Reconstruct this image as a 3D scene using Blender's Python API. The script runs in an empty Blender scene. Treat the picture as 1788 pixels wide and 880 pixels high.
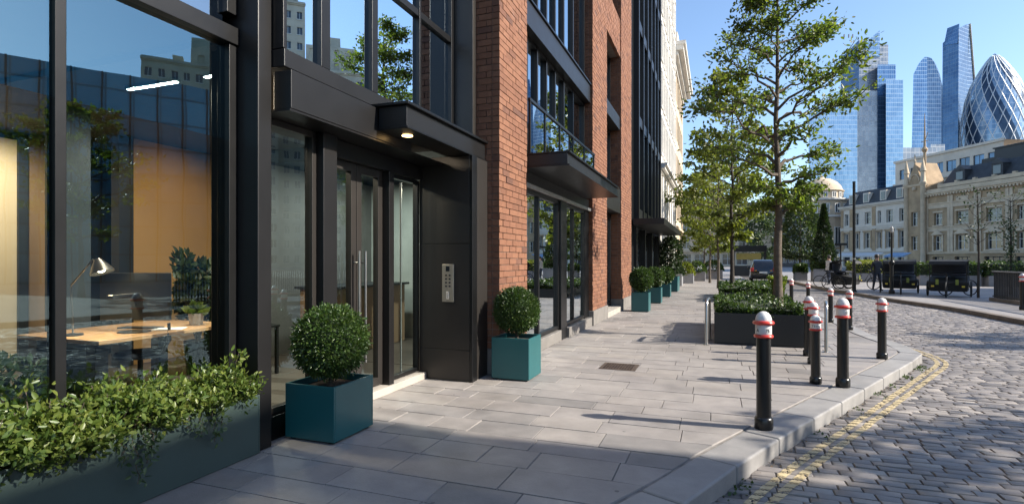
import bpy, math, random
import numpy as np
from mathutils import Matrix, Vector
S = bpy.context.scene
COL = S.collection
PI = math.pi
R = math.radians
random.seed(7)
RNG = np.random.default_rng(7)
WM = {}

# ------------------------------------------------------------------ tagging
def tag(o, label=None, cat=None, group=None, kind=None):
    if label: o['label'] = label
    if cat: o['category'] = cat
    if group: o['group'] = group
    if kind: o['kind'] = kind
    return o

def thing(name, label, cat, loc=(0, 0, 0), rz=0.0, group=None):
    o = bpy.data.objects.new(name, None)
    COL.objects.link(o)
    o.empty_display_size = .2
    o.location = loc
    o.rotation_euler = (0, 0, rz)
    WM[o.name] = Matrix.Translation(loc) @ Matrix.Rotation(rz, 4, 'Z')
    return tag(o, label, cat, group)

def dup(root, loc, rz=0.0, label=None, group=None, scale=None):
    r = root.copy(); COL.objects.link(r)
    r.location = loc; r.rotation_euler = (0, 0, rz)
    if scale: r.scale = scale
    if label: r['label'] = label
    if group: r['group'] = group
    for ch in list(root.children):
        c = ch.copy(); COL.objects.link(c); c.parent = r
        for g in list(ch.children):
            d = g.copy(); COL.objects.link(d); d.parent = c
    return r

# ------------------------------------------------------------------ mesh builder
SPLIT = {'window_surround','carved_panel','canopy_frame','fretwork_','mullion','transom','key','column','pilaster','plinth','wall_post','foot','post','leg','spandrel','baluster','indicator','floor_slab','turret_shaft','mast'}
class MB:
    def __init__(s): s.v = []; s.f = []; s.m = []
    def add(s, vs, fs, mi=0):
        n = len(s.v); s.v.extend([tuple(p) for p in vs])
        s.f.extend([tuple(i + n for i in f) for f in fs]); s.m.extend([mi] * len(fs))
        return s
    def box(s, x0, x1, y0, y1, z0, z1, mi=0):
        if x0 > x1: x0, x1 = x1, x0
        if y0 > y1: y0, y1 = y1, y0
        if z0 > z1: z0, z1 = z1, z0
        return s.add([(x0,y0,z0),(x1,y0,z0),(x1,y1,z0),(x0,y1,z0),(x0,y0,z1),(x1,y0,z1),(x1,y1,z1),(x0,y1,z1)],
              [(0,3,2,1),(4,5,6,7),(0,1,5,4),(1,2,6,5),(2,3,7,6),(3,0,4,7)], mi)
    def quad(s, a, b, c, d, mi=0): return s.add([a,b,c,d], [(0,1,2,3)], mi)
    def prism(s, poly, z0, z1, mi=0):
        n = len(poly)
        vs = [(x,y,z0) for x,y in poly] + [(x,y,z1) for x,y in poly]
        fs = [tuple(range(n-1,-1,-1)), tuple(range(n,2*n))] + [(i,(i+1)%n,(i+1)%n+n,i+n) for i in range(n)]
        return s.add(vs, fs, mi)
    def frustum(s, polyb, z0, polyt, z1, mi=0):
        n = len(polyb)
        zt = z1 if isinstance(z1, (list, tuple)) else [z1]*n
        vs = [(x,y,z0) for x,y in polyb] + [(p[0],p[1],zt[i]) for i,p in enumerate(polyt)]
        fs = [tuple(range(n-1,-1,-1)), tuple(range(n,2*n))] + [(i,(i+1)%n,(i+1)%n+n,i+n) for i in range(n)]
        return s.add(vs, fs, mi)
    def tube(s, pts, rad, n=8, mi=0, cap=True):
        pts = [Vector(p) for p in pts]
        if not isinstance(rad, (list, tuple)): rad = [rad]*len(pts)
        vs = []; fs = []
        up = Vector((0,0,1)); 
        t0 = (pts[1]-pts[0]).normalized()
        ref = up if abs(t0.z) < .9 else Vector((1,0,0))
        a = t0.cross(ref).normalized()
        for i, p in enumerate(pts):
            t = (pts[min(i+1,len(pts)-1)] - pts[max(i-1,0)]).normalized()
            a = (a - t*a.dot(t)).normalized(); b = t.cross(a)
            for k in range(n):
                th = 2*PI*k/n
                vs.append(p + (a*math.cos(th) + b*math.sin(th))*rad[i])
        for i in range(len(pts)-1):
            for k in range(n):
                k2 = (k+1) % n
                fs.append((i*n+k, i*n+k2, (i+1)*n+k2, (i+1)*n+k))
        if cap:
            fs.append(tuple(range(n-1,-1,-1))); fs.append(tuple((len(pts)-1)*n+k for k in range(n)))
        return s.add(vs, fs, mi)
    def lathe(s, prof, n=24, c=(0,0,0), mi=0):
        vs = []; fs = []
        for r, z in prof:
            for k in range(n):
                th = 2*PI*k/n
                vs.append((c[0]+r*math.cos(th), c[1]+r*math.sin(th), c[2]+z))
        for i in range(len(prof)-1):
            for k in range(n):
                k2 = (k+1) % n
                fs.append((i*n+k, i*n+k2, (i+1)*n+k2, (i+1)*n+k))
        fs.append(tuple(range(n-1,-1,-1))); fs.append(tuple((len(prof)-1)*n+k for k in range(n)))
        return s.add(vs, fs, mi)
    def islands(s):
        par = list(range(len(s.v)))
        def find(i):
            while par[i] != i: par[i] = par[par[i]]; i = par[i]
            return i
        for f in s.f:
            a = find(f[0])
            for i in f[1:]:
                b = find(i)
                if a != b: par[b] = a
        out = {}
        for f, mi in zip(s.f, s.m):
            out.setdefault(find(f[0]), []).append((f, mi))
        res = []
        for fl in out.values():
            mp = {}; m = MB()
            for f, mi in fl:
                for i in f:
                    if i not in mp: mp[i] = len(m.v); m.v.append(s.v[i])
                m.f.append(tuple(mp[i] for i in f)); m.m.append(mi)
            res.append(m)
        return res
    def build(s, name, mats, parent=None, local=False, smooth=False, bevel=0, seg=2):
        if name in SPLIT and parent:
            isl = s.islands()
            if 1 < len(isl) <= 100:
                for m in isl: o = m.build1(name, mats, parent, local, smooth, bevel, seg)
                return o
        return s.build1(name, mats, parent, local, smooth, bevel, seg)
    def build1(s, name, mats, parent=None, local=False, smooth=False, bevel=0, seg=2):
        me = bpy.data.meshes.new(name)
        me.from_pydata(s.v, [], s.f)
        if not isinstance(mats, (list, tuple)): mats = [mats]
        for m in mats: me.materials.append(m)
        if any(s.m): me.polygons.foreach_set('material_index', s.m)
        if smooth: me.polygons.foreach_set('use_smooth', [True]*len(me.polygons))
        me.update()
        o = bpy.data.objects.new(name, me); COL.objects.link(o)
        if parent:
            o.parent = parent
            if local: WM[o.name] = WM.get(parent.name, Matrix.Identity(4))
            else:
                o.matrix_parent_inverse = WM[parent.name].inverted(); WM[o.name] = Matrix.Identity(4)
        else: WM[o.name] = Matrix.Identity(4)
        if bevel:
            b = o.modifiers.new('bevel', 'BEVEL'); b.width = bevel; b.segments = seg
            b.limit_method = 'ANGLE'; b.angle_limit = R(40)
        if smooth:
            try: me.set_sharp_from_angle(angle=R(40))
            except Exception: pass
        return o

def rot2(p, a): return (p[0]*math.cos(a)-p[1]*math.sin(a), p[0]*math.sin(a)+p[1]*math.cos(a))

# ------------------------------------------------------------------ materials
class NG:
    def __init__(s, name):
        s.mat = bpy.data.materials.new(name); s.mat.use_nodes = True
        s.t = s.mat.node_tree; s.t.nodes.clear()
        s.out = s.t.nodes.new('ShaderNodeOutputMaterial')
    def n(s, typ, **kw):
        nd = s.t.nodes.new(typ)
        ins = kw.pop('ins', {})
        for k, v in kw.items(): setattr(nd, k, v)
        for k, v in ins.items(): s.set(nd.inputs[k], v)
        return nd
    def set(s, sock, v):
        if isinstance(v, bpy.types.NodeSocket): s.t.links.new(v, sock)
        elif isinstance(v, (tuple, list)) and len(v) == 3 and sock.type == 'RGBA': sock.default_value = (*v, 1)
        else: sock.default_value = v
    def m(s, op, a, b=None, c=None):
        nd = s.t.nodes.new('ShaderNodeMath'); nd.operation = op
        s.set(nd.inputs[0], a)
        if b is not None: s.set(nd.inputs[1], b)
        if c is not None: s.set(nd.inputs[2], c)
        return nd.outputs[0]
    def mix(s, f, a, b, typ='MIX'):
        nd = s.t.nodes.new('ShaderNodeMix'); nd.data_type = 'RGBA'; nd.blend_type = typ
        s.set(nd.inputs[0], f); s.set(nd.inputs[6], a); s.set(nd.inputs[7], b)
        return nd.outputs[2]
    def coord(s, which='Object'): return s.n('ShaderNodeTexCoord').outputs[which]
    def noise(s, scale, detail=4, vec=None, rough=.55, out='Fac'):
        nd = s.n('ShaderNodeTexNoise', ins={'Scale': scale, 'Detail': detail, 'Roughness': rough})
        s.set(nd.inputs['Vector'], vec if vec is not None else s.coord())
        return nd.outputs[out]
    def ramp(s, f, stops):
        nd = s.n('ShaderNodeValToRGB'); s.set(nd.inputs[0], f)
        e = nd.color_ramp.elements
        while len(e) < len(stops): e.new(.5)
        for i, (p, c) in enumerate(stops): e[i].position = p; e[i].color = (*c, 1) if len(c) == 3 else c
        return nd.outputs[0]
    def bump(s, h, strength=.3, dist=.01, normal=None):
        nd = s.n('ShaderNodeBump', ins={'Strength': strength, 'Distance': dist, 'Height': h})
        if normal is not None: s.set(nd.inputs['Normal'], normal)
        return nd.outputs[0]
    def pbsdf(s, **ins):
        nd = s.n('ShaderNodeBsdfPrincipled')
        for k, v in ins.items(): s.set(nd.inputs[k.replace('_', ' ')], v)
        return nd.outputs[0]
    def done(s, sh): s.t.links.new(sh, s.out.inputs[0]); return s.mat

def scale3(c, k): return tuple(min(1, x*k) for x in c)

def pm(name, col, rough=.5, metal=0, var=.12, vs=3.0, bump=0, bs=60, island=0, coat=0, rvar=.1, spec=.5, dirt=0):
    g = NG(name)
    v = g.noise(vs, 5)
    f = g.ramp(v, [(.3, (0,0,0)), (.7, (1,1,1))])
    c = g.mix(f, scale3(col, 1-var), scale3(col, 1+var))
    if island:
        ri = g.n('ShaderNodeNewGeometry').outputs['Random Per Island']
        c = g.mix(ri, g.mix(1, c, (1-island,)*3, 'MULTIPLY'), g.mix(1, c, (1+island,)*3, 'MULTIPLY'))
    if dirt:
        dn = g.ramp(g.noise(1.3, 6, rough=.7), [(.45, (0,0,0)), (.75, (1,1,1))])
        c = g.mix(g.m('MULTIPLY', dn, dirt), c, scale3(col, .45))
    r = g.m('ADD', rough - rvar/2, g.m('MULTIPLY', g.noise(vs*5, 3), rvar))
    kw = dict(Base_Color=c, Roughness=r, Metallic=metal, Specular_IOR_Level=spec, Coat_Weight=coat)
    if bump: kw['Normal'] = g.bump(g.noise(bs, 6), bump, .01)
    return g.done(g.pbsdf(**kw))

def emit(name, col, st):
    g = NG(name)
    return g.done(g.n('ShaderNodeEmission', ins={'Color': col, 'Strength': st}).outputs[0])

def leafmat(name, cols, rough=.42, trans=.35):
    g = NG(name)
    ri = g.n('ShaderNodeNewGeometry').outputs['Random Per Island']
    big = g.noise(1.8, 2)
    k = g.m('ADD', g.m('MULTIPLY', ri, .75), g.m('MULTIPLY', g.m('SUBTRACT', big, .35), .7))
    st = [(i/(len(cols)-1), c) for i, c in enumerate(cols)]
    c = g.ramp(k, st)
    p = g.pbsdf(Base_Color=c, Roughness=rough, Specular_IOR_Level=.45)
    t = g.n('ShaderNodeBsdfTranslucent', ins={'Color': g.mix(1, c, (1.5, 1.6, .8), 'MULTIPLY')}).outputs[0]
    mx = g.n('ShaderNodeMixShader'); g.set(mx.inputs[0], trans); g.set(mx.inputs[1], p); g.set(mx.inputs[2], t)
    return g.done(mx.outputs[0])

def glassmat(name, tint, base, k, gcol=(1,1,1), rough=0.0, wob=0.0, ws=1.2):
    g = NG(name)
    fr = g.n('ShaderNodeFresnel', ins={'IOR': 1.5})
    fac = g.m('MINIMUM', g.m('ADD', g.m('MULTIPLY', fr.outputs[0], k), base), 1.0)
    tr = g.n('ShaderNodeBsdfTransparent', ins={'Color': tint}).outputs[0]
    gl = g.n('ShaderNodeBsdfGlossy', ins={'Color': gcol, 'Roughness': rough})
    if wob:
        g.set(gl.inputs['Normal'], g.bump(g.noise(ws, 2), wob, .05))
    mx = g.n('ShaderNodeMixShader'); g.set(mx.inputs[0], fac); g.set(mx.inputs[1], tr); g.set(mx.inputs[2], gl.outputs[0])
    return g.done(mx.outputs[0])

def towermat(name, col, col2, cu=1.6, cz=3.6, line=(.5,.55,.6), rough=.12, metal=.55, lw=.1, cylinder=0, hz=0.0):
    g = NG(name)
    sep = g.n('ShaderNodeSeparateXYZ', ins={0: g.coord()})
    x, y, z = sep.outputs
    if cylinder: u = g.m('MULTIPLY', g.m('ARCTAN2', y, x), cylinder)
    else: u = g.m('ADD', x, y)
    uu = g.m('DIVIDE', u, cu); zz = g.m('DIVIDE', z, cz)
    cell = g.n('ShaderNodeCombineXYZ', ins={0: g.m('FLOOR', uu), 1: g.m('FLOOR', zz)})
    wn = g.n('ShaderNodeTexWhiteNoise', noise_dimensions='2D'); g.set(wn.inputs['Vector'], cell.outputs[0])
    big = g.noise(.035, 3)
    f = g.m('ADD', g.m('MULTIPLY', wn.outputs[0], .45), g.m('MULTIPLY', g.ramp(big, [(.35,(0,0,0)),(.65,(1,1,1))]), .6))
    c = g.mix(f, col, col2)
    lu = g.m('LESS_THAN', g.m('FRACT', uu), lw); lz = g.m('LESS_THAN', g.m('FRACT', zz), lw*1.3)
    l = g.m('MAXIMUM', lu, lz)
    c = g.mix(g.m('MULTIPLY', l, .5), c, line)
    p = g.pbsdf(Base_Color=c, Roughness=g.m('ADD', rough, g.m('MULTIPLY', l, .3)), Metallic=metal,
                Normal=g.bump(g.m('MULTIPLY', wn.outputs[0], 1.0), .25, .05))
    return g.done(p)

def stone_slab(name, cols, rough, bs, bstr, island=1.0, stain=.3, gumk=0.0):
    g = NG(name)
    ri = g.n('ShaderNodeNewGeometry').outputs['Random Per Island']
    c = g.ramp(ri, [(i/(len(cols)-1), cc) for i, cc in enumerate(cols)])
    co = g.coord()
    n1 = g.noise(3.5, 8, co, .65); n2 = g.noise(.7, 4, co); n3 = g.noise(bs, 5, co, .7)
    c = g.mix(g.ramp(n1, [(.3,(0,0,0)),(.72,(1,1,1))]), g.mix(1, c, (.8,.8,.8), 'MULTIPLY'), g.mix(1, c, (1.15,1.14,1.12), 'MULTIPLY'))
    st = g.ramp(n2, [(.5,(0,0,0)),(.72,(1,1,1))])
    c = g.mix(g.m('MULTIPLY', st, stain), c, g.mix(1, c, (.55,.53,.5), 'MULTIPLY'))
    sp = g.ramp(g.noise(9, 3, co), [(.68,(0,0,0)),(.75,(1,1,1))])
    c = g.mix(g.m('MULTIPLY', sp, .25), c, g.mix(1, c, (.5,.48,.45), 'MULTIPLY'))
    vo = g.n('ShaderNodeTexVoronoi', ins={'Vector': co, 'Scale': 2.6, 'Randomness': 1.0}).outputs['Distance']
    gum = g.m('LESS_THAN', g.m('ADD', vo, g.m('MULTIPLY', n3, .03)), .055)
    c = g.mix(g.m('MULTIPLY', gum, gumk), c, (.10,.095,.09))
    r = g.m('ADD', rough, g.m('MULTIPLY', n1, .2))
    return g.done(g.pbsdf(Base_Color=c, Roughness=r, Specular_IOR_Level=.4, Normal=g.bump(g.m('ADD', n3, g.m('MULTIPLY', n1, 1.5)), bstr, .006)))

M = {}
M['black_metal'] = pm('black_metal', (.006,.006,.0065), .36, .2, .2, 2, .02, 120)
M['frame'] = pm('dark_frame_metal', (.009,.009,.0095), .38, .25, .2, 1.5, .02, 140)
M['bronze'] = pm('bronze_cladding', (.034,.030,.027), .40, .3, .1, .8, .02, 90)
M['fascia_bronze'] = pm('bronze_fascia', (.015,.0145,.015), .38, .3, .1, .8, .02, 90)  # one even near-black bronze for fascias, corner column and spandrels
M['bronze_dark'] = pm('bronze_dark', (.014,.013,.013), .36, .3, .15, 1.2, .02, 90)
M['teal'] = pm('teal_powder_coat', (.014,.098,.104), .34, 0, .07, 2, .03, 300, dirt=.12)
M['green_box'] = pm('green_grey_coat', (.052,.080,.073), .40, 0, .08, 1.5, .03, 300, dirt=.2)
M['black_box'] = pm('black_planter_coat', (.007,.007,.0075), .48, 0, .2, 2, .04, 250, dirt=.1)
M['soil'] = pm('soil', (.035,.024,.016), .95, 0, .4, 20, .8, 60)
M['steel'] = pm('brushed_steel', (.40,.395,.385), .32, 1, .08, 4, .02, 200)
M['bollard_black'] = pm('bollard_black_paint', (.006,.006,.0065), .30, 0, .2, 3, .008, 60, dirt=.04)
M['bollard_white'] = pm('bollard_white_paint', (.72,.71,.69), .4, 0, .06, 5, .03, 90, dirt=.35)
M['bollard_red'] = pm('bollard_red_paint', (.55,.035,.02), .32, 0, .1, 5, .03, 90)
M['mortar'] = pm('mortar', (.20,.165,.14), .95, 0, .2, 8, .4, 90)
M['plinth'] = pm('plinth_stone', (.19,.175,.16), .7, 0, .12, 3, .15, 60, dirt=.35)
M['pale_step'] = pm('pale_step_stone', (.42,.38,.33), .6, 0, .1, 3, .1, 60, dirt=.3)
M['bark'] = pm('bark', (.10,.078,.058), .9, 0, .35, 12, .9, 45)
M['bark_dark'] = pm('bark_dark', (.045,.036,.028), .9, 0, .35, 12, .9, 45)
M['wood'] = None
M['asphalt'] = pm('road_sheet', (.12,.108,.098), .75, 0, .25, .6, .3, 70)
M['earth'] = pm('ground_sheet', (.16,.155,.15), .9, 0, .2, .1, .2, 20)
M['joint'] = pm('joint_sand', (.215,.195,.175), .95, 0, .3, 12, .4, 80)
M['kerb'] = stone_slab('kerb_granite', [(.27,.26,.255),(.31,.30,.29),(.25,.24,.235)], .55, 70, .35, stain=.45)
M['slab'] = stone_slab('york_paving', [(.275,.252,.238),(.30,.275,.258),(.26,.24,.23),(.315,.287,.268),(.285,.262,.248),(.30,.272,.25),(.215,.202,.194),(.27,.248,.234)], .5, 60, .4, stain=.55, gumk=.75)
M['sett'] = stone_slab('granite_setts', [(.225,.20,.182),(.285,.252,.225),(.175,.158,.15),(.35,.31,.27),(.255,.226,.205),(.205,.184,.172)], .38, 55, .45, stain=.25)
M['paint_yellow'] = pm('yellow_line_paint', (.55,.44,.25), .6, 0, .25, 14, .3, 60, dirt=.4)
M['white'] = pm('white_paint', (.75,.74,.72), .5)
M['red'] = pm('red_paint', (.5,.03,.03), .4)
M['yellow'] = pm('yellow_paint', (.7,.5,.05), .4)
M['rubber'] = pm('rubber', (.012,.012,.012), .7)
M['cloth_dark'] = pm('dark_cloth', (.02,.022,.03), .9, 0, .2, 20, .3, 200)
M['skin'] = pm('skin', (.45,.27,.2), .55)
M['hair'] = pm('hair', (.03,.02,.015), .6)
M['jeans'] = pm('jeans', (.03,.045,.09), .9)
M['car_black'] = pm('car_black_paint', (.01,.01,.011), .15, .2, .1, 2, 0, 10, coat=1)
M['tail_red'] = pm('tail_light_red', (.5,.02,.02), .2)
M['lead_roof'] = pm('slate_roof', (.04,.042,.046), .6, 0, .25, 1.5, .3, 12, dirt=.2)
M['awning_grey'] = pm('awning_grey', (.5,.49,.47), .8)
M['awning_blue'] = pm('awning_blue', (.25,.36,.5), .8)
M['lime'] = pm('limestone_tan', (.40,.28,.165), .8, 0, .22, .5, .25, 9, dirt=.5)
M['lime_pale'] = pm('limestone_pale', (.55,.435,.305), .8, 0, .16, .6, .2, 9, dirt=.3)
M['white_stone'] = pm('white_stone', (.66,.63,.58), .75, 0, .12, .5, .2, 9, dirt=.25)
M['orange_stone'] = pm('orange_stone', (.52,.40,.28), .8, 0, .15, .5, .2, 9, dirt=.3)
M['render_pale'] = pm('pale_render', (.62,.55,.46), .8, 0, .1, .5, .1, 9, dirt=.2)
M['grey_box'] = pm('grey_planter_stone', (.22,.22,.23), .75, 0, .15, 2, .2, 40, dirt=.3)
M['cream'] = pm('cream_panel', (.62,.50,.34), .7, 0, .06, 1)
M['amber_wall'] = pm('amber_plaster_wall', (.52,.31,.12), .75, 0, .08, .8, .05, 30)
M['brown_wall'] = pm('brown_panel_wall', (.25,.16,.09), .6, 0, .1, 1)
M['ceil'] = pm('ceiling_panel', (.055,.047,.04), .7, 0, .08, 1)
M['int_floor'] = pm('interior_floor', (.10,.085,.07), .35, 0, .15, 1)
M['dark_int'] = pm('dark_interior', (.02,.024,.028), .5)
M['screen_back'] = pm('monitor_back', (.03,.032,.034), .4, .2, .1, 2)
M['paper'] = pm('paper', (.7,.7,.68), .8)
M['ceramic'] = pm('grey_pot', (.32,.31,.29), .4, 0, .1, 3)
M['steel_plate'] = pm('intercom_plate_steel', (.62,.55,.46), .35, .85, .06, 4)
M['key_dark'] = pm('key_dark', (.03,.03,.03), .4)
M['screen_dark'] = pm('intercom_screen', (.02,.025,.03), .12)

M['glass_ground'] = glassmat('shopfront_glass', (.74,.82,.82), .06, 1.6, (.62,.90,1.0), 0, .015, 1.5)
M['glass_reflect_boost'] = glassmat('boosted_reflection_glass', (.45,.56,.60), .17, 1.8, (.55,.88,1.0), 0, .015, 1.2)  # invented mirror-like glass, strengthens the blue reflection in the upper panes
M['glass_mirror'] = glassmat('reflective_upper_glass', (.12,.15,.18), .74, 1.6, (.78,.91,1.0), 0, .02, .9)
M['glass_bay'] = glassmat('bay_glass', (.32,.38,.40), .30, 1.8, (.82,.93,1.0), 0, .02, .9)
M['glass_rail'] = glassmat('balustrade_glass', (.75,.82,.82), .12, 2.2, (.9,.97,1), 0)
M['pane'] = pm('window_pane', (.03,.04,.05), .06, 0, .5, .4, 0, 10, spec=.9)
M['pane_blue'] = pm('window_pane_blue', (.06,.13,.22), .06, .3, .4, .4, 0, 10, spec=.9)

g = NG('brick_red')
ri = g.n('ShaderNodeNewGeometry').outputs['Random Per Island']
c = g.ramp(ri, [(0,(.16,.068,.037)),(.25,(.20,.086,.046)),(.6,(.235,.105,.057)),(.9,(.185,.078,.043)),(1,(.11,.05,.033))])
n1 = g.noise(14, 6, rough=.7)
c = g.mix(g.ramp(n1, [(.3,(0,0,0)),(.7,(1,1,1))]), g.mix(1, c, (.78,.76,.75), 'MULTIPLY'), g.mix(1, c, (1.15,1.15,1.15), 'MULTIPLY'))
ef = g.ramp(g.noise(1.1, 5, rough=.7), [(.58,(0,0,0)),(.8,(1,1,1))])
c = g.mix(g.m('MULTIPLY', ef, .3), c, (.42,.30,.24))
M['brick'] = g.done(g.pbsdf(Base_Color=c, Roughness=.85, Normal=g.bump(g.noise(70, 6), .6, .006)))

g = NG('oak_desk')
co = g.coord()
mp = g.n('ShaderNodeMapping', ins={'Vector': co, 'Scale': (14, 1.2, 14)})
w = g.noise(3, 6, mp.outputs[0], .6)
M['wood'] = g.done(g.pbsdf(Base_Color=g.ramp(w, [(.3,(.30,.16,.07)),(.7,(.50,.30,.15))]), Roughness=.42))

g = NG('plaza_paving')
co = g.coord()
bt = g.n('ShaderNodeTexBrick', ins={'Vector': co, 'Color1': (.30,.275,.26), 'Color2': (.24,.225,.215), 'Mortar': (.12,.11,.10), 'Scale': 1.0, 'Mortar Size': .008, 'Brick Width': .8, 'Row Height': .5})
c = g.mix(g.noise(.5, 6), g.mix(1, bt.outputs[0], (.8,.8,.8), 'MULTIPLY'), g.mix(1, bt.outputs[0], (1.15,1.15,1.15), 'MULTIPLY'))
M['plaza'] = g.done(g.pbsdf(Base_Color=c, Roughness=.7, Normal=g.bump(g.noise(40, 5), .2, .006)))

g = NG('railing_slats')
M['rail_slat'] = pm('dark_timber_slat', (.022,.021,.02), .6, 0, .3, 4, .1, 60)

M['leaf_tree'] = leafmat('leaf_street_tree', [(.048,.080,.016),(.078,.118,.022),(.12,.155,.03),(.20,.22,.04)], .42, .5)
M['leaf_tree2'] = leafmat('leaf_yellow_tree', [(.06,.085,.016),(.10,.125,.022),(.15,.17,.03),(.21,.21,.04)], .45, .45)
M['leaf_shrub'] = leafmat('leaf_shrub', [(.045,.085,.018),(.08,.125,.026),(.13,.17,.035),(.19,.21,.05)], .38, .3)
M['leaf_box'] = leafmat('leaf_box_ball', [(.022,.050,.012),(.035,.07,.016),(.055,.095,.020),(.095,.13,.03)], .36, .22)
M['leaf_dark'] = leafmat('leaf_dark', [(.015,.030,.012),(.025,.045,.016),(.04,.06,.02)], .45, .2)
M['leaf_conifer'] = leafmat('leaf_conifer', [(.03,.055,.022),(.05,.08,.03),(.09,.12,.04)], .5, .2)
M['leaf_hedge'] = leafmat('leaf_hedge', [(.025,.055,.012),(.045,.08,.018),(.08,.12,.025)], .45, .25)
M['leaf_ivy'] = leafmat('leaf_ivy', [(.04,.07,.03),(.07,.11,.045),(.11,.15,.06)], .42, .25)
M['leaf_yellow'] = leafmat('leaf_yellow_hedge', [(.12,.14,.02),(.2,.22,.03),(.28,.27,.05)], .5, .3)

# ------------------------------------------------------------------ foliage
LEAF_V = np.array([(0,0,0),(.23,.30,.08),(.20,.68,.08),(0,1.0,0),(-.20,.68,.08),(-.23,.30,.08),(0,.5,-.02)])
LEAF_F = [(0,1,6),(1,2,6),(2,3,6),(3,4,6),(4,5,6),(5,0,6)]
SIMP_V = np.array([(0,0,0),(.34,.45,.10),(0,1,0),(-.34,.45,.10)])
SIMP_F = [(0,1,2),(0,2,3)]
def leaves_mesh(name, pos, direc, size, mat, parent=None, local=True, simple=True, rng=RNG, extra=None):
    """one mesh of many separate bent leaves"""
    pos = np.asarray(pos, float); direc = np.asarray(direc, float); N = len(pos)
    d = direc / (np.linalg.norm(direc, axis=1, keepdims=True) + 1e-9)
    r = rng.normal(size=(N, 3)); a = np.cross(d, r); a /= (np.linalg.norm(a, axis=1, keepdims=True) + 1e-9)
    b = np.cross(d, a)
    LV, LF = (SIMP_V, SIMP_F) if simple else (LEAF_V, LEAF_F)
    s = (np.asarray(size) * np.ones(N))[:, None, None]
    V = pos[:, None, :] + s * (a[:, None, :]*LV[None, :, 0, None] + d[:, None, :]*LV[None, :, 1, None] + b[:, None, :]*LV[None, :, 2, None])
    k = len(LV)
    F = (np.arange(N)[:, None, None]*k + np.array(LF)[None, :, :]).reshape(-1, 3)
    V = V.reshape(-1, 3)
    me = bpy.data.meshes.new(name)
    nv, nf = len(V), len(F)
    me.vertices.add(nv); me.vertices.foreach_set('co', V.ravel())
    me.loops.add(nf*3); me.loops.foreach_set('vertex_index', F.ravel().astype(np.int32))
    me.polygons.add(nf); me.polygons.foreach_set('loop_start', np.arange(0, nf*3, 3, dtype=np.int32))
    me.update(calc_edges=True)
    me.materials.append(mat)
    o = bpy.data.objects.new(name, me); COL.objects.link(o)
    if parent:
        o.parent = parent
        if local: WM[o.name] = WM[parent.name]
        else: o.matrix_parent_inverse = WM[parent.name].inverted(); WM[o.name] = Matrix.Identity(4)
    return o

def rdir(n, rng): 
    v = rng.normal(size=(n, 3)); return v/np.linalg.norm(v, axis=1, keepdims=True)

def make_tree(name, label, cat, loc, H, base, Rad, nl, per, ls, seed, mat, tr=.09, group=None, peak=.35, bark='bark', simple=True, sig=.13, tw=6, topw=.12, rise=(.35,.9)):
    rng = np.random.default_rng(seed)
    t = thing(name, label, cat, loc, 0, group)
    mb = MB()
    tp = []; 
    for i in range(12):
        f = i/11
        tp.append(np.array([rng.normal()*.025*Rad*f, rng.normal()*.025*Rad*f, H*.97*f]))
    trad = [tr*(1.25 if i == 0 else 1)*(1-.88*(i/11)**.9) for i in range(12)]
    mb.tube(tp, trad, 10)
    P = []; D = []
    def trunk_at(z):
        f = min(max(z/(H*.97), 0), 1)*11; i = min(int(f), 10); return tp[i]*(1-(f-i)) + tp[i+1]*(f-i)
    for i in range(nl):
        f = (i+.5*rng.random())/nl
        z = base*.86 + (H*.95-base*.86)*f**1.05
        az = i*2.39996 + rng.normal()*.35
        prof = (f/peak)**.6 if f < peak else (1-(f-peak)/(1-peak))**.85
        L = Rad*(topw + (1-topw)*prof)*(.72+.42*rng.random())
        if f < .12: L *= .8
        ri = rise[0] + (rise[1]-rise[0])*rng.random() + .25*f
        p0 = trunk_at(z); pts = [p0]; n = 6
        dh = np.array([math.cos(az), math.sin(az), 0])
        for k in range(1, n+1):
            s = k/n
            q = p0 + dh*L*s + np.array([0,0,1])*L*ri*(s - .42*s*s) + rng.normal(size=3)*.035*L
            pts.append(q)
        r0 = max(.012, tr*(.42*(1-f)+.10)) 
        mb.tube(pts, [r0*(1-.85*k/n) for k in range(n+1)], 5)
        for j in range(tw + int(3*rng.random())):
            s = .28+.72*rng.random()**.8
            fi = s*n; ii = min(int(fi), n-1); q = pts[ii]*(1-(fi-ii))+pts[ii+1]*(fi-ii)
            a2 = az + rng.normal()*.95
            l2 = L*(.16+.24*rng.random())*(1.15-.45*s)+.08
            e = q + np.array([math.cos(a2)*l2, math.sin(a2)*l2, l2*(.25+.6*rng.random()-.25*(f<.3))])
            m_ = (q+e)/2 + rng.normal(size=3)*.05*l2
            mb.tube([q, m_, e], [r0*.34*(1-.5*s)+.003, r0*.2+.002, .003], 4, cap=False)
            nn = int(per*(.6+.8*rng.random()))
            ss = rng.random(nn)**.7
            pp = q[None]*(1-ss[:,None]) + e[None]*ss[:,None] + rng.normal(size=(nn,3))*sig*np.array([1,1,.6])
            P.append(pp); D.append((e-q)[None]/l2*.6 + rng.normal(size=(nn,3))*.75 + np.array([0,0,-.25]))
        nn = int(per*1.2); e = pts[-1]
        P.append(e + rng.normal(size=(nn,3))*sig*np.array([1,1,.6])); D.append(dh[None]*.5 + rng.normal(size=(nn,3))*.8)
    mb.build('trunk', M[bark], t, True, smooth=True)
    P = np.concatenate(P); D = np.concatenate(D)
    leaves_mesh('crown', P, D, ls*(.65+.7*rng.random(len(P))), mat, t, True, simple, rng)
    return t

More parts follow.
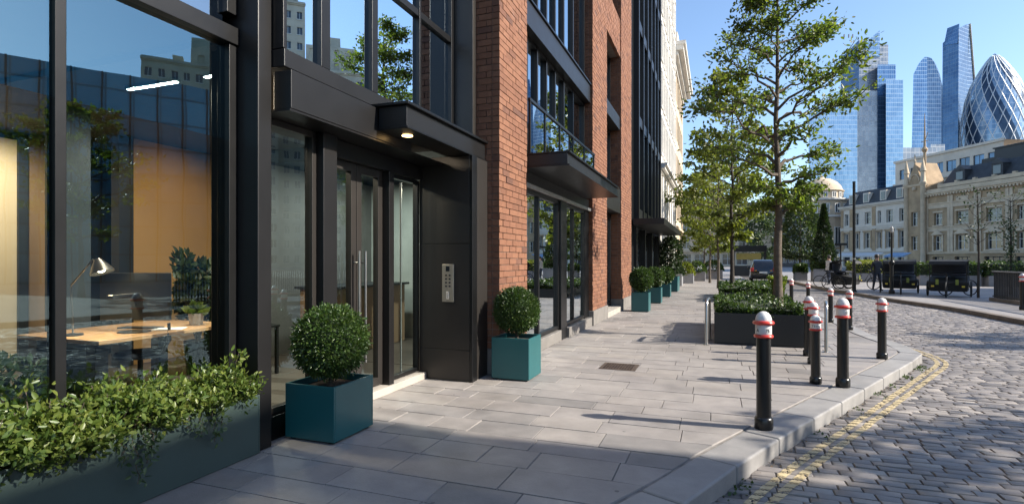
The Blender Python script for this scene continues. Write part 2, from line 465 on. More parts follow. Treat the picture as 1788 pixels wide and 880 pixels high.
def ball_leaves(n, r, rng, squash=1.0, inner=.86):
    d = rdir(n, rng); 
    lump = 1 + .055*np.sin(d[:,0]*7+1)*np.sin(d[:,1]*6)*np.sin(d[:,2]*7+2)
    rad = r*(inner + (1.0-inner)*rng.random(n)**.6)*lump
    return d*rad[:,None]*np.array([1,1,squash]), d*.8 + rng.normal(size=(n,3))*.55

def core_sphere(mb, c, r, n=16, mi=0):
    prof = [(max(.001, r*math.sin(PI*k/10)), -r*math.cos(PI*k/10)) for k in range(11)]
    mb.lathe(prof, n, c, mi)

def box_leaves(x0,x1,y0,y1,z0,z1,n,rng):
    P = np.stack([rng.uniform(x0,x1,n), rng.uniform(y0,y1,n), rng.uniform(z0,z1,n)],1)
    ax = rng.integers(0,5,n); D = rng.normal(size=(n,3))*.6
    dirs = np.array([(1,0,0),(-1,0,0),(0,1,0),(0,-1,0),(0,0,1)])
    for k,(i,v) in enumerate([(0,x1),(0,x0),(1,y1),(1,y0),(2,z1)]):
        m_ = ax==k; P[m_, i] = v + rng.normal(size=m_.sum())*.02
    return P, D + dirs[ax]*.8
# ================================================================== SETTING
# kerb line of the pavement, x as a function of y (road side edge)
KP = [(-2.6,-2.0),(-1.35,1.0),(-.16,3.56),(.107,4.21),(.40,4.86),(.765,5.62),(1.37,6.86),(2.22,8.60),(2.72,9.62),(2.98,10.15),(3.13,10.55),(3.19,11.0),(3.14,11.55),(3.04,12.3),(2.97,13.3),(2.94,16.3),(2.72,25),(2.35,40),(2.2,62)]
K2 = [(9.2,6),(8.1,12.2),(7.35,16.6),(7.1,21.6),(6.5,25.2),(5.97,30.9),(5.6,33.8),(5.2,45),(5.0,62)]
def path_offset(P, d):
    out = []
    for i, p in enumerate(P):
        a = P[max(i-1,0)]; b = P[min(i+1,len(P)-1)]
        tx, ty = b[0]-a[0], b[1]-a[1]; L = math.hypot(tx, ty)
        out.append((p[0] + ty/L*d, p[1] - tx/L*d))   # +d = to the right when walking along +y
    return out
def resample(P, step, smooth=True):
    P = [Vector((*p, 0)) for p in P]
    if smooth:
        Q = []
        for i in range(len(P)-1):
            p0, p1, p2, p3 = P[max(i-1,0)], P[i], P[i+1], P[min(i+2,len(P)-1)]
            n = max(2, int((p2-p1).length/.1))
            for k in range(n):
                t = k/n
                Q.append(.5*((2*p1)+(p2-p0)*t+(2*p0-5*p1+4*p2-p3)*t*t+(3*p1-p0-3*p2+p3)*t**3))
        Q.append(P[-1]); P = Q
    out = [P[0]]; acc = 0
    for i in range(1, len(P)):
        seg = (P[i]-P[i-1]).length; pos = 0
        while acc + seg - pos >= step:
            pos += step - acc; acc = 0
            out.append(P[i-1].lerp(P[i], pos/seg))
        acc += seg - pos
    return [(p.x, p.y) for p in out]
def x_at(P, y):
    if y <= P[0][1]: return P[0][0]
    for i in range(len(P)-1):
        if P[i][1] <= y <= P[i+1][1]:
            t = (y-P[i][1])/(P[i+1][1]-P[i][1]+1e-9); return P[i][0]+(P[i+1][0]-P[i][0])*t
    return P[-1][0]
KF = resample(KP, .05)
K_IN = path_offset(KF, -.31)
K_IN = [p for i, p in enumerate(K_IN)]
ZR = -.125     # road level (tops of the setts)

mb = MB(); mb.quad((-2500,-2500,-.30),(2500,-2500,-.30),(2500,2500,-.30),(-2500,2500,-.30))
tag(mb.build('ground', M['earth']), kind='structure')
mb = MB(); mb.quad((-6,-30,-.142),(40,-30,-.142),(40,90,-.142),(-6,90,-.142))
tag(mb.build('road_bed', M['asphalt']), kind='structure')
# pavement bed following the kerb
mb = MB()
for i in range(0, len(K_IN)-4, 4):
    a, b = K_IN[i], K_IN[i+4]
    mb.quad((-12,a[1],-.012),(a[0]+.02,a[1],-.012),(b[0]+.02,b[1],-.012),(-12,b[1],-.012))
tag(mb.build('pavement_bed', M['joint']), kind='structure')
# paving slabs, each a separate island
rng = random.Random(3); mb = MB(); y = -1.0
while y < 60:
    h = rng.choice([.28,.33,.36,.40]) if y < 26 else .6
    x = -3.75 - rng.random()*.8
    while True:
        w = rng.uniform(.38,.85) if y < 26 else rng.uniform(.7,1.2)
        g_ = .0025
        xr0, xr1 = x_at(K_IN, y), x_at(K_IN, y+h)
        if x > max(xr0, xr1) - .08: break
        a0, a1 = min(x+w, xr0-.012), min(x+w, xr1-.012)
        if min(xr0, xr1)-(x+w) < .22: a0, a1 = xr0-.012, xr1-.012; 
        dz = rng.uniform(-.0025,.0025); tx = rng.uniform(-.0015,.0015)
        b0, b1 = x+g_, x+g_
        if a0 > b0+.01 or a1 > b1+.01:
            a0 = max(a0-g_, b0+.005); a1 = max(a1-g_, b1+.005)
            c = .003
            vs = [(b0,y+g_,-.011),(a0,y+g_,-.011),(a1,y+h-g_,-.011),(b1,y+h-g_,-.011),
                  (b0+c,y+g_+c,dz+tx),(a0-c,y+g_+c,dz-tx),(a1-c,y+h-g_-c,dz-tx),(b1+c,y+h-g_-c,dz+tx)]
            mb.add(vs, [(4,5,6,7),(0,1,5,4),(1,2,6,5),(2,3,7,6),(3,0,4,7)])
        if min(xr0, xr1)-(x+w) < .22: break
        x += w
    y += h
tag(mb.build('pavement', M['slab']), kind='structure')
# kerb stones
st = resample(KP, .86); ou = st; inn = path_offset(st, -.30)
mb = MB()
for i in range(len(st)-1):
    def cut(P): 
        a, b = Vector(P[i]), Vector(P[i+1]); d = (b-a).normalized()*.0055; return a+d, b-d
    o0, o1 = cut(ou); i0, i1 = cut(inn)
    mb.prism([tuple(o0),tuple(o1),tuple(i1),tuple(i0)], -.2, .002+random.uniform(-.003,.003))
o = mb.build('kerb', M['kerb'], bevel=.018, seg=3); tag(o, kind='structure')
mb = MB()
for i in range(0,len(K_IN)-4,4):
    a,b = K_IN[i],K_IN[i+4]; c_,d_ = KF[i],KF[i+4]
    a2 = (c_[0]-.012, c_[1]); b2 = (d_[0]-.012, d_[1])
    mb.quad((a[0],a[1],-.02),(a2[0],a2[1],-.02),(b2[0],b2[1],-.02),(b[0],b[1],-.02))
tag(mb.build('kerb_bed', M['joint']), kind='structure')

# granite setts
rng = random.Random(11); mb = MB(); SETTS = {}; y = 1.2; row = 0
def xmin_at(y): return x_at(KF, y)
while y < 30:
    h = rng.uniform(.085,.112) if y < 16 else .15
    sk = lambda x: .018*math.sin(x*.55+row*.02) + .012*x
    x0 = min(xmin_at(y), xmin_at(y+h)) - .15 - rng.random()*.25
    x1 = 9.5 if y < 13 else max(x_at(K2, y), x_at(K2, y+h)) + .1
    x = x0; lst = []
    while x < x1:
        w = rng.uniform(.14,.28)
        gx = rng.uniform(.003,.006); gy = rng.uniform(.0025,.005)
        if x+w*.45 > xmin_at(y+h/2)+.005:
            xa = max(x+gx, xmin_at(y+h/2)-.004); xb = x+w-gx
            if xb-xa > .05:
                zt = ZR + rng.uniform(-.004,.004); tx = rng.uniform(-.003,.003); ty = rng.uniform(-.0025,.0025)
                c = .005; j = lambda: rng.uniform(-.003,.003)
                ya, yb = y+gy, y+h-gy
                s0, s1 = sk(xa), sk(xb)
                vs = [(xa+j(),ya+s0+j(),ZR-.022),(xb+j(),ya+s1+j(),ZR-.022),(xb+j(),yb+s1+j(),ZR-.022),(xa+j(),yb+s0+j(),ZR-.022)]
                tp = [(vs[k][0]+(c if k in (0,3) else -c), vs[k][1]+(c if k in (0,1) else -c), zt+(tx if k in (0,3) else -tx)+(ty if k in (0,1) else -ty)-.002) for k in range(4)]
                md = [(vs[k][0]*.9+tp[k][0]*.1, vs[k][1]*.9+tp[k][1]*.1, ZR-.007+(zt-ZR)) for k in range(4)]
                cx = sum(p[0] for p in tp)/4; cy = sum(p[1] for p in tp)/4; cz = zt+.001
                vv = vs+md+tp+[(cx,cy,cz)]
                fs = []
                for k in range(4):
                    k2 = (k+1)%4
                    fs += [(k,k2,4+k2,4+k),(4+k,4+k2,8+k2,8+k),(8+k,8+k2,12)]
                mb.add(vv, fs)
                lst.append((xa,xb,ya,yb,zt))
        x += w
    SETTS[row] = (y, h, lst); y += h; row += 1
def sk_row(r, x): return .018*math.sin(x*.55+r*.02) + .012*x
road = mb.build('road', M['sett']); tag(road, kind='structure')
try: road.data.set_sharp_from_angle(angle=R(50))
except Exception: pass

# double yellow lines: small patches of worn paint on top of the setts
import bisect
row_y = [SETTS[r][0] for r in sorted(SETTS)]
rng = random.Random(5)
for li, (d0, d1) in enumerate(((.155,.222),(.265,.33))):
    mb = MB(); ca = resample(path_offset(KF, d0), .012, False); cb_ = path_offset(KF, d0)
    fine = resample([p for p in KF if 1.4 < p[1] < 13.5], .013, False)
    off = [path_offset(fine, d0 + (d1-d0)*k/5) for k in range(6)]
    for i in range(len(fine)-1):
        for k in range(5):
            qa, qb, qc, qd = off[k][i], off[k+1][i], off[k+1][i+1], off[k][i+1]
            cx = (qa[0]+qc[0])/2; cy = (qa[1]+qc[1])/2
            r_ = None
            for rr in range(max(0, bisect.bisect(row_y, cy)-4), min(len(row_y), bisect.bisect(row_y, cy)+2)):
                yy, hh, _ = SETTS[rr]
                if yy + sk_row(rr, cx) <= cy < yy + hh + sk_row(rr, cx): r_ = rr; break
            if r_ is None: continue
            yy, hh, lst = SETTS[r_]
            hit = None
            for (xa,xb,ya,yb,zt) in lst:
                if xa+.001 < cx < xb-.001 and ya+.001 < cy - sk_row(r_, cx) < yb-.001: hit = zt; edge = min(cx-xa, xb-cx, cy-sk_row(r_,cx)-ya, yb-cy+sk_row(r_,cx)); break
            if hit is None: continue
            wear = .5+.5*math.sin(cx*9.1+cy*5.3)*math.sin(cx*3.7-cy*7.9+1)
            if rng.random() < .02 + .16*max(0, wear-.82)*3 + (.1 if edge < .004 else 0): continue
            z = hit + (.005 if edge > .012 else .001)
            mb.quad((qa[0],qa[1],z),(qb[0],qb[1],z),(qc[0],qc[1],z),(qd[0],qd[1],z))
    tag(mb.build('yellow_line', M['paint_yellow']), kind='structure')

# plaza on the far side of the road
mb = MB()
k2f = resample(K2, .5)
for i in range(len(k2f)-1):
    a, b = k2f[i], k2f[i+1]
    mb.quad((a[0]+.22,a[1],-.006),(120,a[1],-.006),(120,b[1],-.006),(b[0]+.22,b[1],-.006))
mb.quad((-30,61.5,-.008),(160,61.5,-.008),(160,320,-.008),(-30,320,-.008))
tag(mb.build('plaza', M['plaza']), kind='structure')
st = resample(K2, 1.2); inn = path_offset(st, .24); mb = MB()
for i in range(len(st)-1):
    a,b = Vector(st[i]),Vector(st[i+1]); c_,d_ = Vector(inn[i]),Vector(inn[i+1]); e=(b-a).normalized()*.004
    mb.prism([tuple(a+e),tuple(c_+e),tuple(d_-e),tuple(b-e)], -.2, .003)
M['kerb_brown'] = pm('kerb_brown', (.17,.14,.115), .75, 0, .25, 3, .3, 40, dirt=.4)
tag(mb.build('kerb', M['kerb_brown'], bevel=.012), kind='structure')
# small weeds along the near kerb
P = []; rng_ = np.random.default_rng(4)
for (wx, wy, n) in ((.22,4.28,26),(.14,4.10,14),(1.9,7.75,26),(2.2,8.35,34),(2.55,9.05,40),(2.9,9.75,60),(3.02,9.95,60),(.95,5.78,10),(1.5,6.9,14)):
    xx = x_at(KF, wy)+.03
    P.append(np.stack([xx+rng_.normal(size=n)*.03+abs(rng_.normal(size=n))*.03, wy+rng_.normal(size=n)*.09, np.full(n, ZR-.01)],1))
P = np.concatenate(P); D = rng_.normal(size=(len(P),3))*.6+np.array([.2,0,.7])
o = leaves_mesh('kerb_weeds', P, D, .035, M['leaf_hedge'], None, rng=rng_); tag(o, kind='stuff')
# dry dirt and leaf litter lying along the foot of the kerb
P = []
for i in range(420):
    wy = rng_.uniform(2.5,10.2); P.append((x_at(KF,wy)+.012+abs(rng_.normal())*.05, wy, ZR-.012+rng_.random()*.012))
o = leaves_mesh('kerb_litter', P, rng_.normal(size=(420,3))*np.array([1,1,.25]), rng_.uniform(.008,.022,420), pm('dry_litter',(.22,.15,.08),.9,0,.3,5,island=.4), None, rng=rng_); tag(o, kind='stuff')

# ================================================================== BRICK OFFICE BUILDING (left)
XB = -2.65
B = thing('brick_office_building', 'red brick and black steel office building with a glass entrance and projecting dark canopies', 'building', (-3.4, 5.0, 0))
RH = .085
def brick_front(mb, xf, y0, y1, z0, z1, rng, dep=.10):
    z = z0; r = 0
    while z < z1-.02:
        y = y0 - (.125 if r % 2 else 0); 
        while y < y1-.01:
            a, b = max(y, y0), min(y+.25, y1)
            if b-a > .02:
                j = rng.uniform(-.004,.004)
                mb.box(xf-dep, xf+j, a+.005 if a > y0 else a+j*.5, b-.005 if b < y1 else b-j*.5, z+.005, min(z+RH, z1)-.005)
            y += .25
        z += RH; r += 1
def brick_side(mb, yf, sgn, x0, x1, z0, z1, rng, dep=.05):
    z = z0; r = 0
    while z < z1-.02:
        x = x1 - (.20 if r % 2 else .08)
        xs = [x1]
        while x > x0: xs.append(x); x -= .25
        xs.append(x0)
        for a, b in zip(xs[1:], xs[:-1]):
            if b-a > .02:
                j = rng.uniform(-.004,.004); f = yf + sgn*j
                mb.box(a+.005, b-.005, f, yf - sgn*dep, z+.005, min(z+RH, z1)-.005)
        z += RH; r += 1
ZT = 12.6
def pier(y0, y1, xb, z0=.34):
    rng = random.Random(int(y0*100))
    mb = MB()
    brick_front(mb, XB, y0, y1, z0, ZT, rng)
    brick_side(mb, y0, -1, xb, XB-.105, z0, ZT, rng)
    brick_side(mb, y1, 1, xb, XB-.105, z0, ZT, rng)
    p = mb.build('brick_pier', M['brick'], B)
    c = MB().box(xb, XB-.014, y0+.014, y1-.014, 0.0, ZT-.01).build('mortar', M['mortar'], p)
    s = MB().box(xb, XB+.03, y0-.012, y1+.012, 0.001, z0).build('plinth', M['plinth'], p, bevel=.01)
    return p
pier(6.62, 7.73, -3.42)
pier(12.40, 14.15, -3.2)
pier(16.45, 18.55, -3.2)

# --- left glass room
mb = MB()
mb.box(-3.86,-3.36,3.30,3.44,0,ZT)                       # corner column
mb.build('corner_column', M['fascia_bronze'], B, bevel=.008)
XG = -3.62
mb = MB()
for y0,y1 in ((-1.2,-1.1),(.4,.46),(2.03,2.09)): mb.box(XG-.05,XG+.03,y0,y1,.32,3.20)
mb.box(XG-.08,XG+.05,3.22,3.30,.32,3.20)
mb.build('mullion', M['frame'], B, bevel=.004)
mb = MB(); mb.box(XG-.10,XG+.07,-3,3.298,3.205,3.34); mb.box(XG-.06,XG+.05,-3,3.298,.18,.318)
mb.build('transom', M['frame'], B, bevel=.004)
MB().box(XG-.12,XG+.08,-3,3.297,0,.178).build('base_plinth', M['black_metal'], B, bevel=.004)
for y0,y1 in ((-1.1,.4),(.46,2.03),(2.09,3.22)):
    MB().quad((XG,y0,.318),(XG,y1,.318),(XG,y1,2.45),(XG,y0,2.45)).build('glass_pane', M['glass_ground'], B)
    MB().quad((XG,y0,2.453),(XG,y1,2.453),(XG,y1,3.205),(XG,y0,3.205)).build('glass_pane', M['glass_reflect_boost'], B)  # added upper pane split off only for its stronger reflection
mb = MB(); mb.box(XG-.05,XG+.03,2.03,2.09,3.345,8); mb.box(XG-.08,XG+.05,3.2,3.297,3.445,8); mb.box(XG-.08,XG+.05,.4,.5,3.445,8)
mb.build('mullion', M['frame'], B, bevel=.004)
for y0,y1 in ((-3,.4),(.5,1.98),(2.10,3.2)):
    MB().quad((XG,y0,3.34),(XG,y1,3.34),(XG,y1,8),(XG,y0,8)).build('glass_pane', M['glass_bay'], B)
# --- entrance recess
XD = -3.55
# upper glazing over the entrance
XU = -3.30
mb = MB()
for y0,y1 in ((3.45,3.49),(3.90,4.02),(4.66,4.76),(5.60,5.64),(6.42,6.50)): mb.box(XU-.10,XU+.05,y0,y1,3.21,ZT)
mb.build('mullion', M['frame'], B, bevel=.004)
mb = MB(); 
for a,b in ((4.77,5.595),(5.645,6.415)):
    mb.box(XU-.08,XU+.04,a,b,4.36,4.44)
for a,b in ((3.495,3.895),(4.025,4.655),(4.77,5.595),(5.645,6.415)): mb.box(XU-.08,XU+.04,a,b,6.3,6.7)
mb.build('transom', M['frame'], B, bevel=.004)
for a,b,cuts in ((3.49,3.90,(3.2,6.3)),(4.02,4.66,(3.2,6.3)),(4.76,5.60,(3.2,4.36)),(4.76,5.60,(4.44,6.3)),(5.64,6.42,(3.2,4.36)),(5.64,6.42,(4.44,6.3)),(3.49,3.90,(6.7,9.6)),(4.02,4.66,(6.7,9.6)),(4.76,5.6,(6.7,9.6)),(5.64,6.42,(6.7,9.6))):
    MB().quad((XU,a,cuts[0]),(XU,b,cuts[0]),(XU,b,cuts[1]),(XU,a,cuts[1])).build('glass_pane', M['glass_mirror'], B)
MB().box(-3.5,XU+.06,3.45,6.5,3.06,3.205).build('spandrel', M['fascia_bronze'], B, bevel=.006)
# side trim between upper glazing and brick
MB().box(-3.42,-2.98,6.505,6.61,3.1,ZT).build('trim', M['bronze'], B, bevel=.005)
# low fascia canopy
mb = MB(); mb.box(-3.36,-3.18,3.46,5.30,2.72,3.03)
mb.build('fascia', M['fascia_bronze'], B, bevel=.004)
# main canopy
can = MB(); can.box(-3.175,-2.85,4.66,6.60,2.83,3.035)
can = can.build('entrance_canopy', M['fascia_bronze'], B, bevel=.004)
MB().box(-3.30,-2.81,4.62,6.61,3.037,3.066).build('drip_edge', M['black_metal'], can, bevel=.003)
MB().box(-3.175,-2.835,4.655,6.605,2.806,2.829).build('drip_edge', M['black_metal'], can, bevel=.003)
dl = MB().lathe([(.055,2.800),(.055,2.8055)], 20, (-3.02,4.95,0)).build('downlight', emit('downlight_glow', (1,.62,.25), 7), can)
# recess: soffit, left glazed panel, pilaster, doors, sidelight, return wall
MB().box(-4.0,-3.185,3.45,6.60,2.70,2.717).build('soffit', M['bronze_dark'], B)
def framed(name, y0,y1,z0,z1,x,fw,mat,dep=.07,pm_=None, lab=None):
    mb = MB(); mb.box(x-dep,x,y0,y0+fw,z0,z1); mb.box(x-dep,x,y1-fw,y1,z0,z1)
    mb.box(x-dep,x,y0+fw,y1-fw,z1-fw,z1); mb.box(x-dep,x,y0+fw,y1-fw,z0,z0+fw)
    o = mb.build(name, mat, B, bevel=.003)
    MB().quad((x-dep/2,y0+fw,z0+fw),(x-dep/2,y1-fw,z0+fw),(x-dep/2,y1-fw,z1-fw),(x-dep/2,y0+fw,z1-fw)).build('glass_pane', pm_ or M['glass_ground'], o)
    return o
framed('sidelight', 3.445,4.13,.20,2.698,-3.50,.055,M['bronze'])
MB().box(-3.60,-3.46,3.445,4.13,.0,.198).build('base_plinth', M['black_metal'], B, bevel=.004)
MB().box(-3.64,-3.42,4.135,4.33,0,2.699).build('pilaster', M['fascia_bronze'], B, bevel=.006)
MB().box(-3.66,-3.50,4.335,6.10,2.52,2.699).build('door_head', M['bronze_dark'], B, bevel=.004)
for (a,b,hy) in ((4.34,4.815,4.765),(4.825,5.30,4.875)):
    d = framed('door', a,b,.10,2.515,-3.56,.085,M['bronze'])
    hb = MB().tube([(-3.485,hy,.42),(-3.485,hy,1.60)], .014, 10)
    for z in (.55,1.48): hb.tube([(-3.558,hy,z),(-3.485,hy,z)], .009, 8)
    hb.build('handle', M['steel'], d, smooth=True)
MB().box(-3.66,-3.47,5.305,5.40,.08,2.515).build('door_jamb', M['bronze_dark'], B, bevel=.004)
framed('sidelight', 5.405,6.09,.10,2.515,-3.54,.045,M['black_metal'])
MB().tube([(-3.60,5.75,.15),(-3.60,5.75,2.45)], .012, 8).build('glass_fin', M['steel'], B, smooth=True)
MB().box(-3.66,-3.44,4.335,6.095,.001,.085).build('threshold', M['pale_step'], B, bevel=.006)
rw = MB()
for z0,z1 in ((.006,.385),(.393,1.705),(1.713,2.80)): rw.box(-3.55,-2.845,6.105,6.3,z0,z1)
rw.build('return_panel', M['bronze'], B, bevel=.003)
MB().box(-3.55,-2.86,6.112,6.30,.004,2.795).build('panel_backing', M['black_metal'], B)
mb = MB(); mb.box(-2.842,-2.80,6.10,6.24,0,2.80); mb.build('pilaster', M['black_metal'], B, bevel=.004)
MB().box(-3.0,-2.815,6.245,6.605,0,2.80).build('pilaster', M['bronze'], B, bevel=.006)
# intercom on the return panel
ic = MB().box(-3.21,-3.05,6.08,6.104,.985,1.455).build('intercom', M['steel_plate'], B, bevel=.004)
MB().box(-3.155,-3.105,6.074,6.0795,1.365,1.43).build('screen', M['screen_dark'], ic, bevel=.002)
kp = MB()
for r_ in range(4):
    for c_ in range(2):
        kp.box(-3.165+c_*.05,-3.140+c_*.05,6.075,6.0795,1.305-r_*.045,1.327-r_*.045)
kp.build('key', M['key_dark'], ic, bevel=.001)
cr = MB().box(-3.15,-3.11,6.074,6.0795,1.02,1.115).build('card_reader', pm('card_reader_cream',(.7,.66,.58),.4), ic, bevel=.003)
kb = MB()
for k in range(4): kb.lathe([(.006,0),(.006,.002)], 10, (0,0,0))
dots = MB()
for k in range(3): dots.box(-3.134,-3.126,6.072,6.0735,1.035+k*.025,1.045+k*.025)
dots.build('indicator', M['key_dark'], cr)

# --- bay 1 of the brick front
def curtain(y0,y1,x,z0,z1,ys,fw,mat_glass,zs=(),fmat='frame',dep=.09):
    mb = MB(); e = [y0]+list(ys)+[y1]
    for q in e: mb.box(x-dep,x+.03,q-fw/2,q+fw/2,z0,z1)
    mb.build('mullion', M[fmat], B, bevel=.003)
    mb = MB()
    zz = [z0]+list(zs)+[z1]
    for a,b in zip(e[:-1],e[1:]):
        for q in zz:
            qa, qb = (q, q+fw) if q == z0 else ((q-fw, q) if q == z1 else (q-fw/2, q+fw/2))
            mb.box(x-dep+.005,x+.02,a+fw/2+.001,b-fw/2-.001,qa,qb)
    mb.build('transom', M[fmat], B, bevel=.003)
    for a,b in zip(e[:-1],e[1:]):
        MB().quad((x-.03,a,z0+fw),(x-.03,b,z0+fw),(x-.03,b,z1-fw),(x-.03,a,z1-fw)).build('glass_pane', mat_glass, B)
BY0, BY1 = 7.735, 12.395
curtain(BY0+.06,BY1-.06,-2.86,3.13,5.12,[8.28,8.82,9.36,9.92,10.55,11.3],.06,M['glass_bay'])
MB().box(-3.0,-2.70,BY0,BY1,5.125,5.52).build('spandrel', M['fascia_bronze'], B, bevel=.006)
MB().box(-3.0,-2.67,BY0,BY1,5.525,5.56).build('drip_edge', M['black_metal'], B, bevel=.004)
curtain(BY0+.06,BY1-.06,-2.86,5.565,8.2,[8.28,8.82,9.36,9.92,10.55,11.3],.06,M['glass_bay'])
MB().box(-3.0,-2.70,BY0,BY1,8.205,8.7).build('spandrel', M['fascia_bronze'], B, bevel=.006)
curtain(BY0+.06,BY1-.06,-2.86,8.705,12.4,[8.28,8.82,9.36,9.92,10.55,11.3],.06,M['glass_bay'])
# bay canopy with glass balustrade on it
can = MB().box(-2.95,-2.03,BY0+.02,12.1,2.92,3.085).build('shop_canopy', M['fascia_bronze'], B, bevel=.005)
MB().box(-2.95,-1.99,BY0+.01,12.11,3.087,3.112).build('drip_edge', M['black_metal'], can, bevel=.003)
MB().box(-2.95,-2.0,BY0+.015,12.105,2.895,2.918).build('drip_edge', M['black_metal'], can, bevel=.003)
br = MB(); br.box(-2.645,-2.60,BY0+.01,BY1,3.90,3.945)
for q in (7.78,8.55,9.45,10.4,11.4,12.37): br.box(-2.64,-2.605,q-.018,q+.018,3.114,3.898)
br = br.build('balustrade', M['black_metal'], B, bevel=.003)
for a,b in ((7.8,8.53),(8.57,9.43),(9.47,10.38),(10.42,11.38),(11.42,12.35)):
    MB().quad((-2.622,a,3.15),(-2.622,b,3.15),(-2.622,b,3.895),(-2.622,a,3.895)).build('glass_pane', M['glass_rail'], br)
# shopfront
def shop(y0,y1,x,z0,z1,fw=.06,lab=None):
    mb = MB(); mb.box(x-.08,x,y0,y0+fw,z0,z1); mb.box(x-.08,x,y1-fw,y1,z0,z1); mb.box(x-.08,x,y0+fw,y1-fw,z1-fw,z1); mb.box(x-.08,x,y0+fw,y1-fw,z0,z0+fw)
    ym = y0+(y1-y0)*.42; mb.box(x-.08,x,ym-.03,ym+.03,z0+fw,z1-fw)
    o = mb.build('shop_window', M['frame'], B, bevel=.003)
    for a,b in ((y0+fw,ym-.03),(ym+.03,y1-fw)):
        MB().quad((x-.04,a,z0+fw),(x-.04,b,z0+fw),(x-.04,b,z1-fw),(x-.04,a,z1-fw)).build('glass_pane', M['glass_shop'], o)
M['glass_shop'] = glassmat('shop_glass', (.40,.45,.45), .42, 1.8, (.88,.96,1.0), 0, .02, 1.2)
MB().box(-3.0,-2.735,BY0,BY1,2.62,2.892).build('lintel', M['black_metal'], B, bevel=.004)
MB().box(-2.733,-2.68,BY0+.01,BY1-.01,2.63,2.69).build('trim', pm('pale_edge_metal',(.5,.48,.46),.35,.6), B, bevel=.003)
shop(7.74,9.88,-2.75,.22,2.615); shop(10.31,12.0,-2.75,.22,2.615)
MB().box(-3.0,-2.71,9.885,10.305,0.002,2.615).build('column', M['black_metal'], B, bevel=.006)
MB().box(-3.0,-2.74,12.005,12.395,0.20,2.615).build('column', M['black_metal'], B, bevel=.006)
mb = MB(); mb.box(-3.0,-2.70,7.735,9.88,.001,.20); mb.box(-3.0,-2.66,10.31,12.39,.001,.195)
mb.build('plinth', M['plinth'], B, bevel=.008)
# --- narrow bay between piers 2 and 3
NY0, NY1 = 14.155, 16.445
rngb = random.Random(9)
for z0,z1 in ((7.6,8.7),(10.4,11.3)):
    mb = MB(); brick_front(mb, XB-.03, NY0, NY1, z0, z1, rngb); p = mb.build('brick_spandrel', M['brick'], B)
    MB().box(-3.1,XB-.05,NY0,NY1,z0+.01,z1-.01).build('mortar', M['mortar'], p)
MB().box(-3.05,XB-.03,NY0,NY1,5.4,5.78).build('spandrel', M['fascia_bronze'], B, bevel=.006)
MB().box(-3.05,XB-.02,NY0,NY1,2.9,3.62).build('spandrel', M['fascia_bronze'], B, bevel=.006)
curtain(NY0+.05,NY1-.05,-3.0,3.63,5.39,[14.9,15.7],.06,M['glass_bay'])
curtain(NY0+.05,NY1-.05,-3.0,5.79,7.59,[14.9,15.7],.06,M['glass_bay'])
curtain(NY0+.05,NY1-.05,-3.0,8.71,10.39,[14.9,15.7],.06,M['glass_bay'])
d = framed('door', 14.2,16.4,.15,2.88,-2.95,.12,M['black_metal'], pm_=M['glass_shop'])
MB().box(-3.1,-2.62,NY0,NY1,.001,.145).build('threshold', M['pale_step'], B, bevel=.006)
# structure behind: roof, rear wall, floors
mb = MB(); mb.box(-14,-3.25,-6,18.5,ZT+.002,ZT+.3); mb.box(-14.2,-14,-6,18.5,0,ZT); mb.box(-14,-3.9,-6.2,-6,0,ZT); mb.box(-14,-2.7,18.35,18.5,.002,ZT)
mb.build('wall', M['dark_int'], B)
mb = MB(); mb.box(-14,-3.72,-6,3.2,3.30,3.5); mb.box(-14,-3.42,3.445,6.6,3.24,3.45); mb.box(-14,-3.05,6.61,18.3,3.0,3.35); mb.box(-14,-3.42,3.45,6.6,6.4,6.6); mb.box(-14,-3.1,6.61,18.3,5.2,5.45); mb.box(-14,-3.1,6.61,18.3,8.3,8.6); mb.box(-14,-3.75,-6,3.2,6.0,6.25)
mb.build('floor_slab', M['dark_int'], B)
MB().box(-14,-3.70,-6,6.6,.0,.045).build('floor', M['int_floor'], B)
MB().box(-14,-3.02,6.61,18.3,.0,.05).build('floor', M['int_floor'], B)
# interior surfaces of the glass room
MB().box(-13,-3.72,-5.9,3.2,3.26,3.298).build('ceiling', M['ceil'], B)
MB().box(-13,-3.72,3.2,6.6,3.205,3.238).build('ceiling', M['ceil'], B)
MB().box(-7.72,-7.6,5.25,9.2,.05,3.2).build('partition_wall', M['amber_wall'], B)
MB().box(-7.74,-7.58,5.05,5.245,.05,3.2).build('partition_post', M['dark_int'], B)
MB().box(-8.9,-8.75,4.55,5.04,.05,3.2).build('partition_wall', M['brown_wall'], B)
MB().box(-6.98,-6.68,3.84,4.14,.05,3.2).build('column', pm('blue_grey_column',(.05,.07,.09),.4), B, bevel=.01)
for a,b in ((2.2,3.2),(3.35,4.0),(4.12,4.5)):
    MB().box(-8.8,-8.7,a,b,.05,3.1).build('wall_panel', M['cream'], B, bevel=.004)
mb = MB()
for q in (3.275,4.06,4.525): mb.box(-8.8,-8.66,q-.055,q+.055,.05,3.2)
mb.build('wall_post', M['dark_int'], B)
MB().box(-13,-8.9,-1,9,.05,3.2).build('core_wall', M['dark_int'], B)
# interior behind the doors and the shopfront
MB().box(-6.4,-6.3,6.4,9.0,.05,2.95).build('partition_wall', pm('grey_interior_wall',(.18,.18,.17),.7), B)
MB().box(-5.8,-5.7,9.4,12.2,.05,2.95).build('partition_wall', pm('olive_interior_wall',(.34,.32,.26),.7), B)
for (x0,x1,y) in ((-5.40,-4.72,3.68),(-4.38,-3.92,3.68)):
    MB().box(x0,x1,y-.03,y+.03,3.175,3.204).build('light_housing', M['black_metal'], B)


